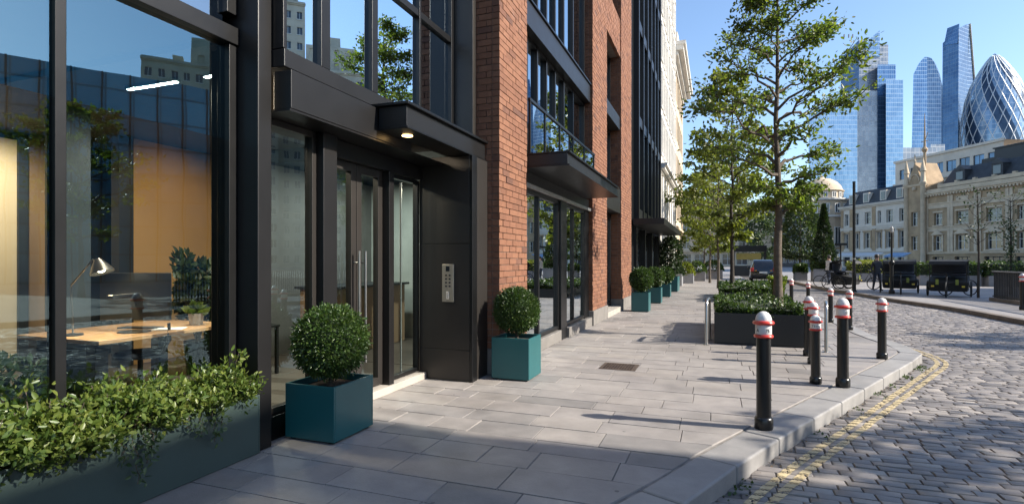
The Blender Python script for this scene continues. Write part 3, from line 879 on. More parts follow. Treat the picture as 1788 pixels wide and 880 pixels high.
def lamp(name, typ, loc, energy, color, size=.2, rot=None, spot=None, blend=.6):
    l = bpy.data.lights.new(name, typ); l.energy = energy; l.color = color
    if typ == 'AREA': l.size = size
    else: l.shadow_soft_size = size
    if spot: l.spot_size = R(spot); l.spot_blend = blend
    o = bpy.data.objects.new(name, l); COL.objects.link(o); o.location = loc
    if rot: o.rotation_euler = rot
    o.visible_camera = True
    return o
# lamps of the room: wall washers over the amber wall, ceiling lights, canopy downlight, desk lamp
def aim(o, target):
    d = Vector(target) - o.location; o.rotation_euler = d.to_track_quat('-Z', 'Y').to_euler()
for i,(y,e) in enumerate(((5.7,22),(6.75,130),(8.0,22))):
    o = lamp('wall_washer', 'SPOT', (-6.1,y,3.12), e, (1,.64,.32), .05, spot=100, blend=1); aim(o, (-7.6,y,1.75))
for (x,y,e) in ((-7.6,2.6,110),(-7.6,3.9,120)):
    o = lamp('ceiling_spot', 'SPOT', (x,y,3.15), e, (1,.85,.62), .06, spot=110, blend=.9); aim(o, (-8.7,y+.3,1.6))
for x_,l_ in ((-5.06,.66),(-4.15,.44)):
    o = lamp('linear_lamp', 'AREA', (x_,3.68,3.172), 26*l_/.5, (1,.82,.6), l_); o.data.shape='RECTANGLE'; o.data.size_y=.035
o = lamp('desk_fill_spot', 'SPOT', (-5.9,4.2,3.15), 110, (1,.82,.6), .06, spot=75, blend=.9); aim(o, (-5.9,4.2,.75))  # added fill without a fixture, brightens the desk area
o = lamp('canopy_lamp', 'SPOT', (-3.02,4.93,2.79), 12, (1,.65,.3), .03, spot=110, blend=.8)
MB().box(-7.55,-4.3,9.0,9.1,.05,2.95).build('partition_wall', pm('pale_lobby_wall',(.55,.60,.56),.7), B)
o = lamp('lobby_lamp', 'AREA', (-5.2,7.6,2.92), 22, (.95,1,.92), .15)
o = lamp('lobby_lamp', 'AREA', (-5.2,5.2,3.1), 20, (.95,.95,.85), .12)
o = lamp('shop_fill', 'AREA', (-4.4,10,2.9), 130, (1,.84,.62), .15)  # added fill without a fixture, lifts the dark shopfront interior
# ================================================================== INTERIOR THINGS
desk = thing('desk', 'oak topped desk with wide black legs standing behind the left glass', 'desk', (-6.0,4.2,.046))
MB().box(-6.62,-5.38,3.40,4.98,.71,.75).build('desk_top', M['wood'], desk, bevel=.006)
for x in (-6.5,-5.62):
    for y in (3.48,4.76): MB().box(x-.03,x+.11,y-.03,y+.09,.047,.708).build('leg', M['black_metal'], desk, bevel=.004)
mon = thing('monitor', 'slim black computer monitor seen from behind, on the oak desk', 'monitor', (-5.72,3.98,.752), R(20.5))
MB().box(-.37,.37,-.012,.018,.12,.62).build('screen', M['screen_back'], mon, True, bevel=.008)
mb = MB().box(-.035,.035,-.05,-.013,.012,.36); mb.build('stand', pm('stand_silver',(.12,.12,.12),.3,.6), mon, True, bevel=.008)
MB().lathe([(.15,0),(.15,.008),(.14,.012)], 28, (0,-.02,0)).build('base', M['screen_back'], mon, True)
MB().lathe([(.045,0),(.045,.01)], 20, (0,0,0)).build('hinge', M['black_metal'], mon, True)
mon.children[-1].rotation_euler = (PI/2,0,0); mon.children[-1].location = (0,-.012,.42)
lp = thing('desk_lamp', 'lit steel task lamp with a cone shade at the left end of the desk', 'lamp', (-6.02,3.56,.752), R(20.5))
MB().lathe([(.085,0),(.085,.015),(.02,.025)], 24).build('base', M['black_metal'], lp, True, smooth=True)
MB().tube([(0,0,.02),(-.02,0,.50)], .008, 8).tube([(-.02,0,.50),(.20,0,.76)], .008, 8).build('arm', M['steel'], lp, True, smooth=True)
mb = MB().lathe([(.012,.05),(.03,.045),(.045,.02),(.075,-.03),(.11,-.10),(.105,-.10),(.07,-.03),(.03,.02)], 24)
sh = mb.build('lamp_shade', pm('lamp_shade_steel',(.10,.10,.10),.3,.7), lp, True, smooth=True)
sh.location = (.26,0,.72); sh.rotation_euler = (0,R(-20),0)
WM[sh.name] = WM[lp.name] @ Matrix.Translation((.26,0,.72)) @ Matrix.Rotation(R(-20),4,'Y')
bl = MB(); core_sphere(bl,(0,0,-.05),.045,12); bl.build('bulb', emit('bulb_glow',(1,.8,.5),25), sh, True, smooth=True)
wp = WM[sh.name] @ Vector((0,0,-.12)); o = lamp('desk_bulb_lamp','SPOT',wp,14,(1,.75,.42),.03,spot=130,blend=.8); aim(o, wp+Vector((.1,0,-1)))
kb = MB().box(-.22,.22,-.07,.07,0,.015); o = kb.build('keyboard', M['screen_back'], None, bevel=.004); o.location = (-5.98,4.22,.7515); o.rotation_euler=(0,0,R(20)); tag(o,'thin dark keyboard lying on the desk behind the monitor','keyboard')
o = MB().box(-.15,.15,-.105,.105,0,.004).build('paper', M['paper'], None); o.location=(-5.62,4.28,.7515); o.rotation_euler=(0,0,R(35)); tag(o,'white sheet of paper lying on the desk beside the monitor','paper')
def plant(name,label,cat,loc,potr,poth,potmat,n,fr,fz,ls,mat,seed,stem=True,spiky=False):
    rg = np.random.default_rng(seed)
    t = thing(name,label,cat,loc)
    MB().lathe([(potr*.78,0),(potr,poth),(potr*.9,poth),(potr*.86,poth*.88)],24).build('pot',potmat,t,True,smooth=True)
    MB().lathe([(.001,poth*.84),(potr*.87,poth*.85)],20).build('soil',M['soil'],t,True)
    if spiky:
        a = rg.random(n)*2*PI; el = rg.uniform(.3,1.4,n)
        D = np.stack([np.cos(a)*np.cos(el),np.sin(a)*np.cos(el),np.sin(el)],1); P = np.tile([0,0,poth*.85],(n,1))+D*.02
        leaves_mesh('foliage',P,D,ls*(.7+.5*rg.random(n)),mat,t,True,False,rg)
    else:
        mb = MB(); P=[];D=[]
        for k in range(16):
            a = rg.random()*2*PI; rr = fr*(.3+.7*rg.random()); e = np.array([math.cos(a)*rr, math.sin(a)*rr, fz+fr*1.1*(rg.random()*2-1)])
            mid = np.array([e[0]*.35,e[1]*.35,(poth+e[2])/2])
            mb.tube([(0,0,poth*.8),mid,e],[.010,.007,.003],5)
            s = rg.random(n//16)**.6; q = mid[None]*(1-s[:,None])+e[None]*s[:,None]+rg.normal(size=(len(s),3))*.045
            P.append(q); D.append((e-mid)[None]*2+rg.normal(size=(len(s),3))*.8)
        mb.build('stem',M['bark_dark'],t,True)
        leaves_mesh('foliage',np.concatenate(P),np.concatenate(D),ls,mat,t,True,False,rg)
    return t
plant('potted_succulent','small spiky green succulent in a round grey pot on the desk','plant',(-5.68,4.66,.752),.085,.135,M['ceramic'],46,.1,.2,.15,M['leaf_shrub'],3,spiky=True)
plant('potted_fig','bushy dark leaved indoor plant in a black pot behind the monitor','plant',(-6.3,5.2,.046),.17,.42,M['black_metal'],1500,.36,1.24,.115,M['leaf_dark'],5)
ch = thing('office_chair','black swivel office chair tucked under the oak desk','chair',(-5.75,4.05,.046),R(-40))
MB().lathe([(.02,.42),(.22,.43),(.235,.46),(.22,.49),(.02,.50)],20).build('seat',M['cloth_dark'],ch,True,smooth=True)
mb=MB(); mb.tube([(0,0,.07),(0,0,.42)],.025,10)
for k in range(5):
    a=2*PI*k/5; mb.tube([(0,0,.09),(.27*math.cos(a),.27*math.sin(a),.05)],[.022,.014],6)
mb.build('base',M['black_metal'],ch,True)
MB().tube([(.05,.2,.46),(.05,.27,.6),(.05,.26,.78)],.018,6).build('backrest_post',M['black_metal'],ch,True)
MB().box(-.17,.27,.235,.275,.58,.705).build('backrest',M['cloth_dark'],ch,True,bevel=.02)
sb = thing('side_cabinet','black open frame side table behind the right end of the desk','table',(-5.6,5.35,.046))
MB().box(-.32,.32,-.2,.2,.60,.63).build('top',M['black_metal'],sb,True,bevel=.004)
for x in (-.29,.29):
    for y in (-.17,.17): MB().box(x-.018,x+.018,y-.018,y+.018,0,.599).build('leg',M['black_metal'],sb,True)
rg=np.random.default_rng(8)
ih = thing('indoor_plant_trough','dark green indoor plants in a low trough at the far left of the glass room','plant',(-5.6,2.55,.046))
MB().box(-.8,.8,-.25,.25,0,.32).build('trough',M['black_box'],ih,True,bevel=.006)
P,D = box_leaves(-.78,.78,-.24,.24,.3,.62,900,rg); leaves_mesh('foliage',P,D,.09,M['leaf_dark'],ih,True,False,rg)
for (nm,lab,loc,rz) in (('reception_counter','dark reception counter seen deep behind the entrance doors',(-5.6,7.6,.051),0),):
    t=thing(nm,lab,'counter',loc,rz)
    MB().box(-.3,.3,-1.0,1.0,0,1.02).build('counter_body',M['brown_wall'],t,True,bevel=.01)
    MB().box(-.36,.36,-1.06,1.06,1.022,1.06).build('counter_top',M['dark_int'],t,True,bevel=.006)

# ================================================================== PLANTERS AND SHRUBS BY THE FACADE
def planter(name,label,loc,rz,w,d,h,mat,t=.02,feet=True,group=None,soil=True):
    T=thing(name,label,'planter',loc,rz,group); z0=.018 if feet else .002
    mb=MB()
    mb.box(0,w,0,t,z0,h); mb.box(0,w,d-t,d,z0,h); mb.box(0,t,t,d-t,z0,h); mb.box(w-t,w,t,d-t,z0,h); mb.box(t,w-t,t,d-t,z0,z0+.02)
    mb.build('box',mat,T,True,bevel=.004)
    if soil:
        MB().box(t+.002,w-t-.002,t+.002,d-t-.002,h*.55,h-.06).build('soil',M['soil'],T,True)
    if feet:
        f=MB()
        for x in (.03,w-.08):
            for y in (.03,d-.08): f.box(x,x+.05,y,y+.05,0,.0175)
        f.build('foot',M['black_metal'],T,True)
    return T
# local frame of planters: x across (towards the road), y along the facade
planter('long_planter','long low grey green planter box full of shrubs below the left glass wall',(-3.60,-.9,0),0,.27,4.19,.455,M['green_box'],.014,False)
planter('cube_planter','large teal cube planter standing beside the long shrub planter at the entrance',(-3.40,3.63,0),0,.50,.54,.47,M['teal'])
planter('cube_planter','teal cube planter in front of the brick pier past the entrance',(-2.66,6.37,0),0,.50,.50,.53,M['teal'])
planter('cube_planter','teal cube planter before the dark glass building, nearer of its pair',(-2.32,16.2,0),0,.50,.55,.56,M['teal'])
planter('cube_planter','teal cube planter directly behind the third box ball along the facade',(-2.28,19.6,0),0,.50,.55,.54,M['teal'])
planter('cube_planter','small teal planter farthest along the facade, holding a box ball',(-2.20,23.2,0),0,.46,.55,.5,M['teal'])
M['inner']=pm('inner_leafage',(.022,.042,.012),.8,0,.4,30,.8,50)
def topiary(name,label,loc,r,zc,n,seed,stem0,ls=.045,dens=1):
    rg=np.random.default_rng(seed); t=thing(name,label,'topiary',loc)
    mb=MB(); mb.tube([(0,0,0),(.006,.004,zc-loc[2]-r*.5)],[.022,.018],8)
    for k in range(7):
        a=k*2.4; mb.tube([(0,0,zc-loc[2]-r*.9),(math.cos(a)*r*.5,math.sin(a)*r*.5,zc-loc[2]-.2*r)],[.012,.006],5)
    mb.build('stem',M['bark'],t,True)
    P,D=ball_leaves(n,r,rg,1,.80)
    c=np.array([0,0,zc-loc[2]])
    ns=n//10; d2=rdir(ns,rg); P=np.concatenate([P,d2*r*(1.0+.10*rg.random((ns,1))**2)]); D=np.concatenate([D,d2+rg.normal(size=(ns,3))*.3])
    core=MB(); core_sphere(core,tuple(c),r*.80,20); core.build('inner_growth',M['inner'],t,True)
    leaves_mesh('foliage',P+c,D,ls*(.6+.6*rg.random(len(P))),M['leaf_box'],t,True,False,rg)
    return t
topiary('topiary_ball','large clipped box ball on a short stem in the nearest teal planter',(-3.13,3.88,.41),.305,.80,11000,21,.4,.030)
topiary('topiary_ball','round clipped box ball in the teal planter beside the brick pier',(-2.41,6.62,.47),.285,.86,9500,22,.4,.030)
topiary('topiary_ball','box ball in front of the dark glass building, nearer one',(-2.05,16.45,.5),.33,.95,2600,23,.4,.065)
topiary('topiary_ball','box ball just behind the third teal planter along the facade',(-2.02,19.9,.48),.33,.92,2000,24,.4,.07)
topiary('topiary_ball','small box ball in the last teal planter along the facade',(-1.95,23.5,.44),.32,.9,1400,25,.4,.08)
def shrub(name,label,loc,ext,n,seed,mat,ls,nst=60,droop=.0):
    rg=np.random.default_rng(seed); t=thing(name,label,'shrub',loc)
    ax,ay,az=ext; mb=MB(); P=[];D=[]
    for k in range(nst):
        b=np.array([rg.uniform(-.10,.10)*.9,rg.uniform(-.9,.9)*ay,-.06])
        a=rg.random()*2*PI; rr=rg.random()**.5
        lump=.72+.28*math.sin(b[1]*6.1/ay*.8+seed)+.12*rg.normal()
        e=np.array([b[0]*.5+math.cos(a)*rr*ax, b[1]+math.sin(a)*rr*.22*ay, az*lump*(1-.55*rr*rr)+.02])
        mid=(b+e)/2+np.array([0,0,.06*az]); 
        mb.tube([b,mid,e],[.006,.004,.002],4,cap=False)
        m_=n//nst; s=rg.random(m_)**.55
        q=np.where(s[:,None]<.5, b[None]*(1-2*s[:,None])+mid[None]*2*s[:,None], mid[None]*(2-2*s[:,None])+e[None]*(2*s[:,None]-1))
        P.append(q+rg.normal(size=(m_,3))*np.array([.035,.035,.022])); D.append((e-mid)[None]*2.2+rg.normal(size=(m_,3))*.55+np.array([.15,0,.15]))
    mb.build('stem',M['bark'],t,True)
    P=np.concatenate(P); D=np.concatenate(D)
    leaves_mesh('foliage',P,D,ls*(.55+.8*rg.random(len(P))),mat,t,True,False,rg)
    return t
shrub('leafy_shrub','bright green leafy shrub at the right end of the long planter',(-3.45,2.86,.42),(.26,.40,.31),8800,31,M['leaf_shrub'],.040,110)
shrub('leafy_shrub','wide dense green shrub in the middle of the long planter below the monitor',(-3.44,2.18,.42),(.30,.40,.35),8800,32,M['leaf_shrub'],.041,110)
shrub('leafy_shrub','overhanging green shrub at the left edge of the photo in the long planter',(-3.42,1.56,.42),(.34,.40,.40),7700,34,M['leaf_shrub'],.042,110)
def ivy(label,loc,strands,seed):
    rg=np.random.default_rng(seed); t=thing('trailing_ivy',label,'ivy',loc); mb=MB();P=[];D=[]
    for (y0,L,dy) in strands:
        pts=[]; 
        for k in range(9):
            s=k/8; pts.append((-.05+.10*min(1,s*5)+.01*math.sin(k*1.7), y0+dy*s+.015*math.sin(k*2.1+y0*9), .07*(1-s*4 if s<.25 else 0)-L*max(0,s-.12)))
        mb.tube(pts,.003,4)
        n=int(L*150); s=rg.random(n)*8; i=np.minimum(s.astype(int),7); f=(s-i)[:,None]; A=np.array(pts)
        P.append(A[i]*(1-f)+A[i+1]*f+np.abs(rg.normal(size=(n,3)))*np.array([.022,0,0])+rg.normal(size=(n,3))*np.array([.004,.022,.012])); D.append(rg.normal(size=(n,3))*np.array([.4,.8,.5])+np.array([.3,0,-.5]))
    mb.build('stem',M['bark'],t,True); P=np.concatenate(P)
    leaves_mesh('foliage',P,np.concatenate(D),.038*(.6+.7*rg.random(len(P))),M['leaf_ivy'],t,True,False,rg)
ivy('trailing ivy strands hanging over the planter front near its right end',(-3.33,2.78,.45),[(-.05,.14,.0),(.05,.24,.01),(.10,.12,.02),(-.14,.09,0)],41)
ivy('longer ivy strand hanging down the middle of the long planter front',(-3.33,2.27,.45),[(-.06,.16,.0),(.0,.34,.03),(.07,.22,.02),(.12,.12,.0)],42)

# ================================================================== PAVEMENT FURNITURE
dc = thing('drain_cover','square rusty iron drain cover set into the pavement near the second box ball','drain cover',(-1.27,7.74,0))
MB().box(-.25,.25,-.24,.24,.001,.007).build('frame',pm('cast_iron_rust',(.085,.06,.045),.7,.3,.4,18,.8,50),dc,True,bevel=.002)
mb=MB()
for i in range(11):
    for j in range(10): 
        mb.box(-.20+i*.037,-.20+i*.037+.022,-.19+j*.039,-.19+j*.039+.024,.0075,.0125)
mb.build('tread_plate',pm('cast_iron',(.075,.052,.04),.6,.4,.4,20,.6,60),dc,True)

def bend_text(body,size,rad,ang0,z0,tilt=0):
    cu=bpy.data.curves.new('t','FONT'); cu.body=body; cu.size=size; cu.extrude=.0012; cu.align_x='CENTER'
    ob=bpy.data.objects.new('t',cu); COL.objects.link(ob)
    dg=bpy.context.evaluated_depsgraph_get(); dg.update(); me=ob.evaluated_get(dg).to_mesh()
    vs=[];
    for v in me.vertices:
        a=ang0+v.co.x/rad; r=rad+v.co.z; vs.append((r*math.cos(a),r*math.sin(a),z0+v.co.y))
    fs=[tuple(p.vertices) for p in me.polygons]
    mb=MB().add(vs,fs); ob.evaluated_get(dg).to_mesh_clear(); bpy.data.objects.remove(ob)
    return mb
def make_bollard():
    t=thing('bollard','','bollard',(0,0,0))
    MB().lathe([(.072,.001),(.078,.015),(.078,.085),(.070,.105),(.062,.11),(.062,.115),(.060,.80),(.060,.81)],32).build('post',M['bollard_black'],t,True,smooth=True)
    MB().lathe([(.062,.812),(.078,.815),(.083,.826),(.078,.838),(.066,.842)],32).build('lower_ring',M['bollard_red'],t,True,smooth=True)
    MB().lathe([(.066,.8425),(.068,.846),(.068,.925),(.066,.929)],32).build('band',M['bollard_white'],t,True,smooth=True)
    MB().lathe([(.066,.9295),(.085,.933),(.092,.946),(.086,.960),(.070,.966)],32).build('upper_ring',M['bollard_red'],t,True,smooth=True)
    MB().lathe([(.069,.9665),(.067,.985),(.058,1.012),(.040,1.034),(.020,1.045),(.001,1.048)],32).build('cap',M['bollard_white'],t,True,smooth=True)
    return t
b0=make_bollard()
BOL=[(.405,5.34,1.0,'nearest black bollard, standing alone at the kerb edge with red and white bands'),
 (1.15,7.54,.80,'short black bollard just left of the tall one before the kerb bend'),
 (1.42,7.44,1.01,'tall black bollard at the kerb edge right of the short one'),
 (2.39,9.79,.89,'black bollard standing by itself close to the rounded pavement corner'),
 (1.37,9.67,.90,'black bollard touching the right corner of the black tree planter'),
 (1.33,8.95,.86,'black bollard hidden behind the short one, only its banded head showing'),
 (2.72,13.6,.83,'black bollard behind the pavement corner, right one of two by the far kerb'),
 (2.62,15.1,.80,'black bollard behind the pavement corner, left one of two by the far kerb'),
 (2.72,19.2,.80,'small distant bollard at the kerb right of the big tree trunk'),
 (2.36,20.1,.86,'distant bollard next to the hedge just right of the big tree trunk')]
for i,(x,y,s,lab) in enumerate(BOL):
    if i==0: o=b0; o.location=(x,y,.0); o['label']=lab; o['group']='red and white banded bollards'
    else: o=dup(b0,(x,y,-.002),R(37*i),lab,'red and white banded bollards',(min(1,s+.07),min(1,s+.07),s))
for o in [o for o in COL.objects if o.name.startswith('bollard') and o.get('label')]:
    o.rotation_euler.x=R(random.uniform(-.7,.7)); o.rotation_euler.y=R(random.uniform(-.7,.7))
b9=dup(b0,(8.75,20.95,0),0,'lone bollard on the far pavement beyond the road','red and white banded bollards',(1,1,1.06))
def face_ang(x,y): return math.atan2(-y,-x)
bpy.context.view_layer.update()
def letters(parent,items):
    for body,da,sz in items:
        x,y=parent.location.x,parent.location.y
        o=bend_text(body,sz,.0683,face_ang(x,y)-parent.rotation_euler.z+da,.866).build('lettering',M['key_dark'],parent,True)
letters(b0,[('A',-.75,.042),('7E',.55,.042)])
bl2=[o for o in COL.objects if o.name.startswith('bollard') and o.get('label','').startswith('short black')][0]
letters(bl2,[('TEI1',-.05,.05)])
bl3=[o for o in COL.objects if o.get('label','').startswith('tall black bollard')][0]
letters(bl3,[('0',.6,.05)])

# steel cycle stands beside the tree planter
def hoop(label,loc,rz,w,h,r=.028):
    t=thing('cycle_stand',label,'cycle stand',loc,rz,'steel cycle stands')
    pts=[(0,0,0),(0,0,h-.10),(0,.03,h-.03),(0,.10,h)]+[(0,w-.10,h),(0,w-.03,h-.03),(0,w,h-.10),(0,w,0)]
    MB().tube(pts,r,12).build('hoop',M['steel'],t,True,smooth=True)
    for y in (0,w): MB().lathe([(.06,.001),(.06,.008)],20,(0,y,0)).build('foot_plate',M['steel'],t,True)
hoop('brushed steel hoop at the left side of the black tree planter',(-.15,10.35,0),R(-3),.75,.78)
hoop('brushed steel hoop at the right side of the black tree planter',(1.70,10.15,0),R(-9.5),.7,.78)

# black tree planters
def tree_planter(label,loc,w,d,h):
    T=thing('tree_planter',label,'planter',loc)
    t=.03; mb=MB(); mb.box(0,w,0,t,.012,h); mb.box(0,w,d-t,d,.012,h); mb.box(0,t,t,d-t,.012,h); mb.box(w-t,w,t,d-t,.012,h)
    mb.build('box',M['black_box'],T,True,bevel=.006)
    MB().box(t+.002,w-t-.002,t+.002,d-t-.002,.05,h-.07).build('soil',M['soil'],T,True)
    MB().box(.04,w-.04,.04,d-.04,0,.011).build('base',M['black_metal'],T,True)
    return T
tree_planter('long black planter box around the big street tree, nearest of two',(-.02,10.5,0),1.50,3.4,.56)
tree_planter('second black planter box, behind the big tree and its planter',(.15,21.0,0),2.0,5.0,.36)
def hedge(name,label,x0,x1,y0,y1,z0,z1,n,ls,mat,seed,group=None,core=True):
    rg=np.random.default_rng(seed); t=thing(name,label,'hedge',((x0+x1)/2,(y0+y1)/2,z0),0,group)
    P,D=box_leaves(x0,x1,y0,y1,z0,z1,n,rg)
    P[:,2]+= (P[:,2]-z0)/(z1-z0)*.06*np.sin(P[:,0]*5+P[:,1]*3+seed)
    leaves_mesh('foliage',P,D,ls*(.6+.8*rg.random(n)),mat,t,False,True,rg)
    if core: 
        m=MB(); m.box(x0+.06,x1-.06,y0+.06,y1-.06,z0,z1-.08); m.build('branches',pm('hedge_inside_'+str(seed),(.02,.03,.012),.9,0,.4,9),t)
    return t
hedge('low_hedge','low mixed green planting in the nearer black tree planter',.06,1.40,10.58,13.8,.46,.70,6500,.055,M['leaf_hedge'],51)
hedge('low_hedge','low clipped green planting in the second black tree planter',.22,2.1,21.1,25.9,.28,.56,4500,.09,M['leaf_hedge'],52)
rg=np.random.default_rng(6)
ft=thing('feathery_plant','upright feathery green plant in the planter right of the tree trunk','plant',(1.28,13.2,.5))
n=500; s=rg.random(n); a=rg.random(n)*2*PI
P=np.stack([np.cos(a)*.12*s+.03*rg.normal(size=n),np.sin(a)*.12*s+.03*rg.normal(size=n),s*.62],1); leaves_mesh('foliage',P,np.stack([np.cos(a)*.6,np.sin(a)*.6,np.full(n,.9)],1),.09,M['leaf_shrub'],ft,True,True,rg)

# ================================================================== TREES
make_tree('street_tree','large street tree with spreading open crown in the nearer black planter','tree',(1.12,11.55,.48),7.05,2.2,1.6,42,33,.080,101,M['leaf_tree'],.088,'street trees along the pavement',.28,'bark',False,.10,7,.18,(.25,.75))
make_tree('street_tree','slimmer street tree behind the large one, in the second black planter','tree',(.60,22.6,.45),8.6,2.2,1.9,36,16,.17,102,M['leaf_tree2'],.085,'street trees along the pavement',.35,'bark_dark',True,.15,6,.2,(.3,.8))
make_tree('street_tree','pale yellow green street tree third along the pavement','tree',(.15,31.5,0),7.6,2.4,2.1,30,18,.19,103,M['leaf_tree2'],.08,'street trees along the pavement',.4,'bark',True,.17,6,.3)
make_tree('street_tree','yellow green street tree fourth along the pavement behind the third','tree',(-.35,39,0),7.4,2.4,2.2,26,20,.2,104,M['leaf_tree2'],.08,'street trees along the pavement',.4,'bark',True,.17,6,.3)
make_tree('street_tree','farthest yellow green street tree in the pavement row','tree',(-.9,50,0),7.6,2.4,2.4,24,20,.22,105,M['leaf_tree2'],.08,'street trees along the pavement',.4,'bark',True,.18,6,.3)
# trees on the unseen right-hand side of the street that shade the foreground
make_tree('street_tree','plane tree on the opposite pavement outside the right edge of the view','tree',(12.2,6.2,0),7.2,2.6,2.1,30,15,.17,106,M['leaf_tree'],.11,'plane trees outside the view',.35,'bark',True,.16,6,.3)
make_tree('street_tree','second plane tree outside the right edge of the view','tree',(17,14.6,0),7.8,2.6,2.7,30,18,.18,107,M['leaf_tree'],.11,'plane trees outside the view',.35,'bark',True,.16,6,.3)
def cone_tree(name,label,loc,H,r,z0,n,ls,mat,seed,trunk=.08,pw=1.0):
    rg=np.random.default_rng(seed); t=thing(name,label,'tree',loc)
    MB().tube([(0,0,0),(0,0,H*.9)],[trunk,trunk*.2],8).build('trunk',M['bark_dark'],t,True)
    f=rg.random(n)**1.3; rad=r*np.minimum(1,(f*7+.35))*(1-f)**pw; a=rg.random(n)*2*PI
    lump=1+.16*np.sin(a*3+f*18+seed)+.1*np.sin(a*7-f*31)
    rr=rad*lump*(.55+.45*rg.random(n)**.4)
    P=np.stack([np.cos(a)*rr,np.sin(a)*rr,z0+f*(H-z0)],1); D=np.stack([np.cos(a),np.sin(a),np.full(n,.5)],1)+rg.normal(size=(n,3))*.5
    leaves_mesh('crown',P,D,ls*(.6+.8*rg.random(n)),mat,t,True,True,rg); return t
cone_tree('cypress_tree','dark narrow cone shaped cypress in a grey planter beyond the road',(7.3,44.5,.9),4.6,.85,.05,5000,.16,M['leaf_dark'],61)
cone_tree('conifer_tree','broad light green conifer shaped tree left of the dark cypress',(6.3,48.5,.0),7.8,1.85,1.6,6500,.22,M['leaf_conifer'],62,.1,.8)
cone_tree('evergreen_tree','dark upright evergreen at the end of the stone facade on the left',(-3.4,47,.0),4.9,1.0,1.4,4000,.17,M['leaf_dark'],63,.09,.6)
make_tree('street_tree','dark green tree showing between the big trunk and the light conifer','tree',(4.6,64,0),6.2,1.4,2.4,22,20,.26,108,M['leaf_conifer'],.12,None,.4,'bark_dark',True,.25,6,.4)
def sapling(label,loc,H,seed,ivy=False):
    rg=np.random.default_rng(seed); t=thing('bare_sapling',label,'tree',loc); mb=MB()
    mb.tube([(0,0,0),(.03,.02,H*.5),(0,.04,H)],[.05,.035,.012],7); P=[];D=[]
    for k in range(16):
        z=H*(.52+.45*rg.random()); a=rg.random()*2*PI; L=.28+.4*rg.random(); e=np.array([math.cos(a)*L,math.sin(a)*L,z+L*.9])
        mb.tube([(0.02,.03,z),(e[0]*.5,e[1]*.5,z+L*.3),e],[.014,.009,.004],4); P.append(e+rg.normal(size=(10,3))*.12); D.append(rg.normal(size=(10,3)))
    if ivy:
        for k in range(60): P.append(np.array([0,0,rg.uniform(.6,H*.75)])+rg.normal(size=(8,3))*.11); D.append(rg.normal(size=(8,3)))
    mb.build('trunk',M['bark_dark'],t,True); P=np.concatenate(P)
    leaves_mesh('crown',P,np.concatenate(D),.10,M['leaf_conifer'] if ivy else M['leaf_dark'],t,True,True,rg)
sapling('thin nearly bare sapling rising behind the parked bicycles',(9.95,27.2,0),4.1,71)
sapling('thin sapling wrapped in ivy rising behind the dark railing',(12.2,30.2,0),4.3,72,True)
# ================================================================== NEIGHBOURING AND FAR BUILDINGS
def wall_open(mb, x0,x1,z0,z1, ops, dep, y=0.0):
    xs=sorted(set([x0,x1]+[v for o in ops for v in o[:2] if x0<v<x1])); zs=sorted(set([z0,z1]+[v for o in ops for v in o[2:4] if z0<v<z1]))
    for a,b in zip(xs[:-1],xs[1:]):
        for c,d in zip(zs[:-1],zs[1:]):
            mx,mz=(a+b)/2,(c+d)/2
            if any(o[0]<mx<o[1] and o[2]<mz<o[3] for o in ops): continue
            mb.quad((a,y,c),(b,y,c),(b,y,d),(a,y,d))
    for a,b,c,d in [o[:4] for o in ops]:
        mb.quad((a,y,c),(a,y,d),(a,y+dep,d),(a,y+dep,c)); mb.quad((b,y,c),(b,y+dep,c),(b,y+dep,d),(b,y,d))
        mb.quad((a,y,c),(a,y+dep,c),(b,y+dep,c),(b,y,c)); mb.quad((a,y,d),(b,y,d),(b,y+dep,d),(a,y+dep,d))
    return mb
def window(T, a,b,c,d, y, fm, pmat, fw=.09, nv=1, nh=1, arch=False):
    mb=MB(); t=.06
    mb.box(a,a+fw,y,y+t,c,d); mb.box(b-fw,b,y,y+t,c,d); mb.box(a+fw,b-fw,y,y+t,c,c+fw); mb.box(a+fw,b-fw,y,y+t,d-fw,d)
    for k in range(nv): q=a+(b-a)*(k+1)/(nv+1); mb.box(q-fw*.35,q+fw*.35,y+.002,y+t-.002,c+fw,d-fw)
    for k in range(nh): q=c+(d-c)*(.58 if nh==1 else (k+1)/(nh+1)); mb.box(a+fw,b-fw,y+.004,y+t-.004,q-fw*.3,q+fw*.3)
    w=mb.build('window',fm,T,True)
    MB().quad((a+fw,y+t*.6,c+fw),(b-fw,y+t*.6,c+fw),(b-fw,y+t*.6,d-fw),(a+fw,y+t*.6,d-fw)).build('pane',pmat,w,True)
    return w
WF=pm('window_frame_white',(.6,.58,.54),.5); WD=pm('window_frame_dark',(.04,.04,.045),.4)
def cornice(T,x0,x1,z,steps,mat,name='cornice',ret=.3):
    mb=MB()
    for k,(out,h) in enumerate(steps):
        mb.box(x0-out*ret,x1+out*ret,-out,.25,z,z+h-.002); z+=h
    return mb.build(name,mat,T,True)

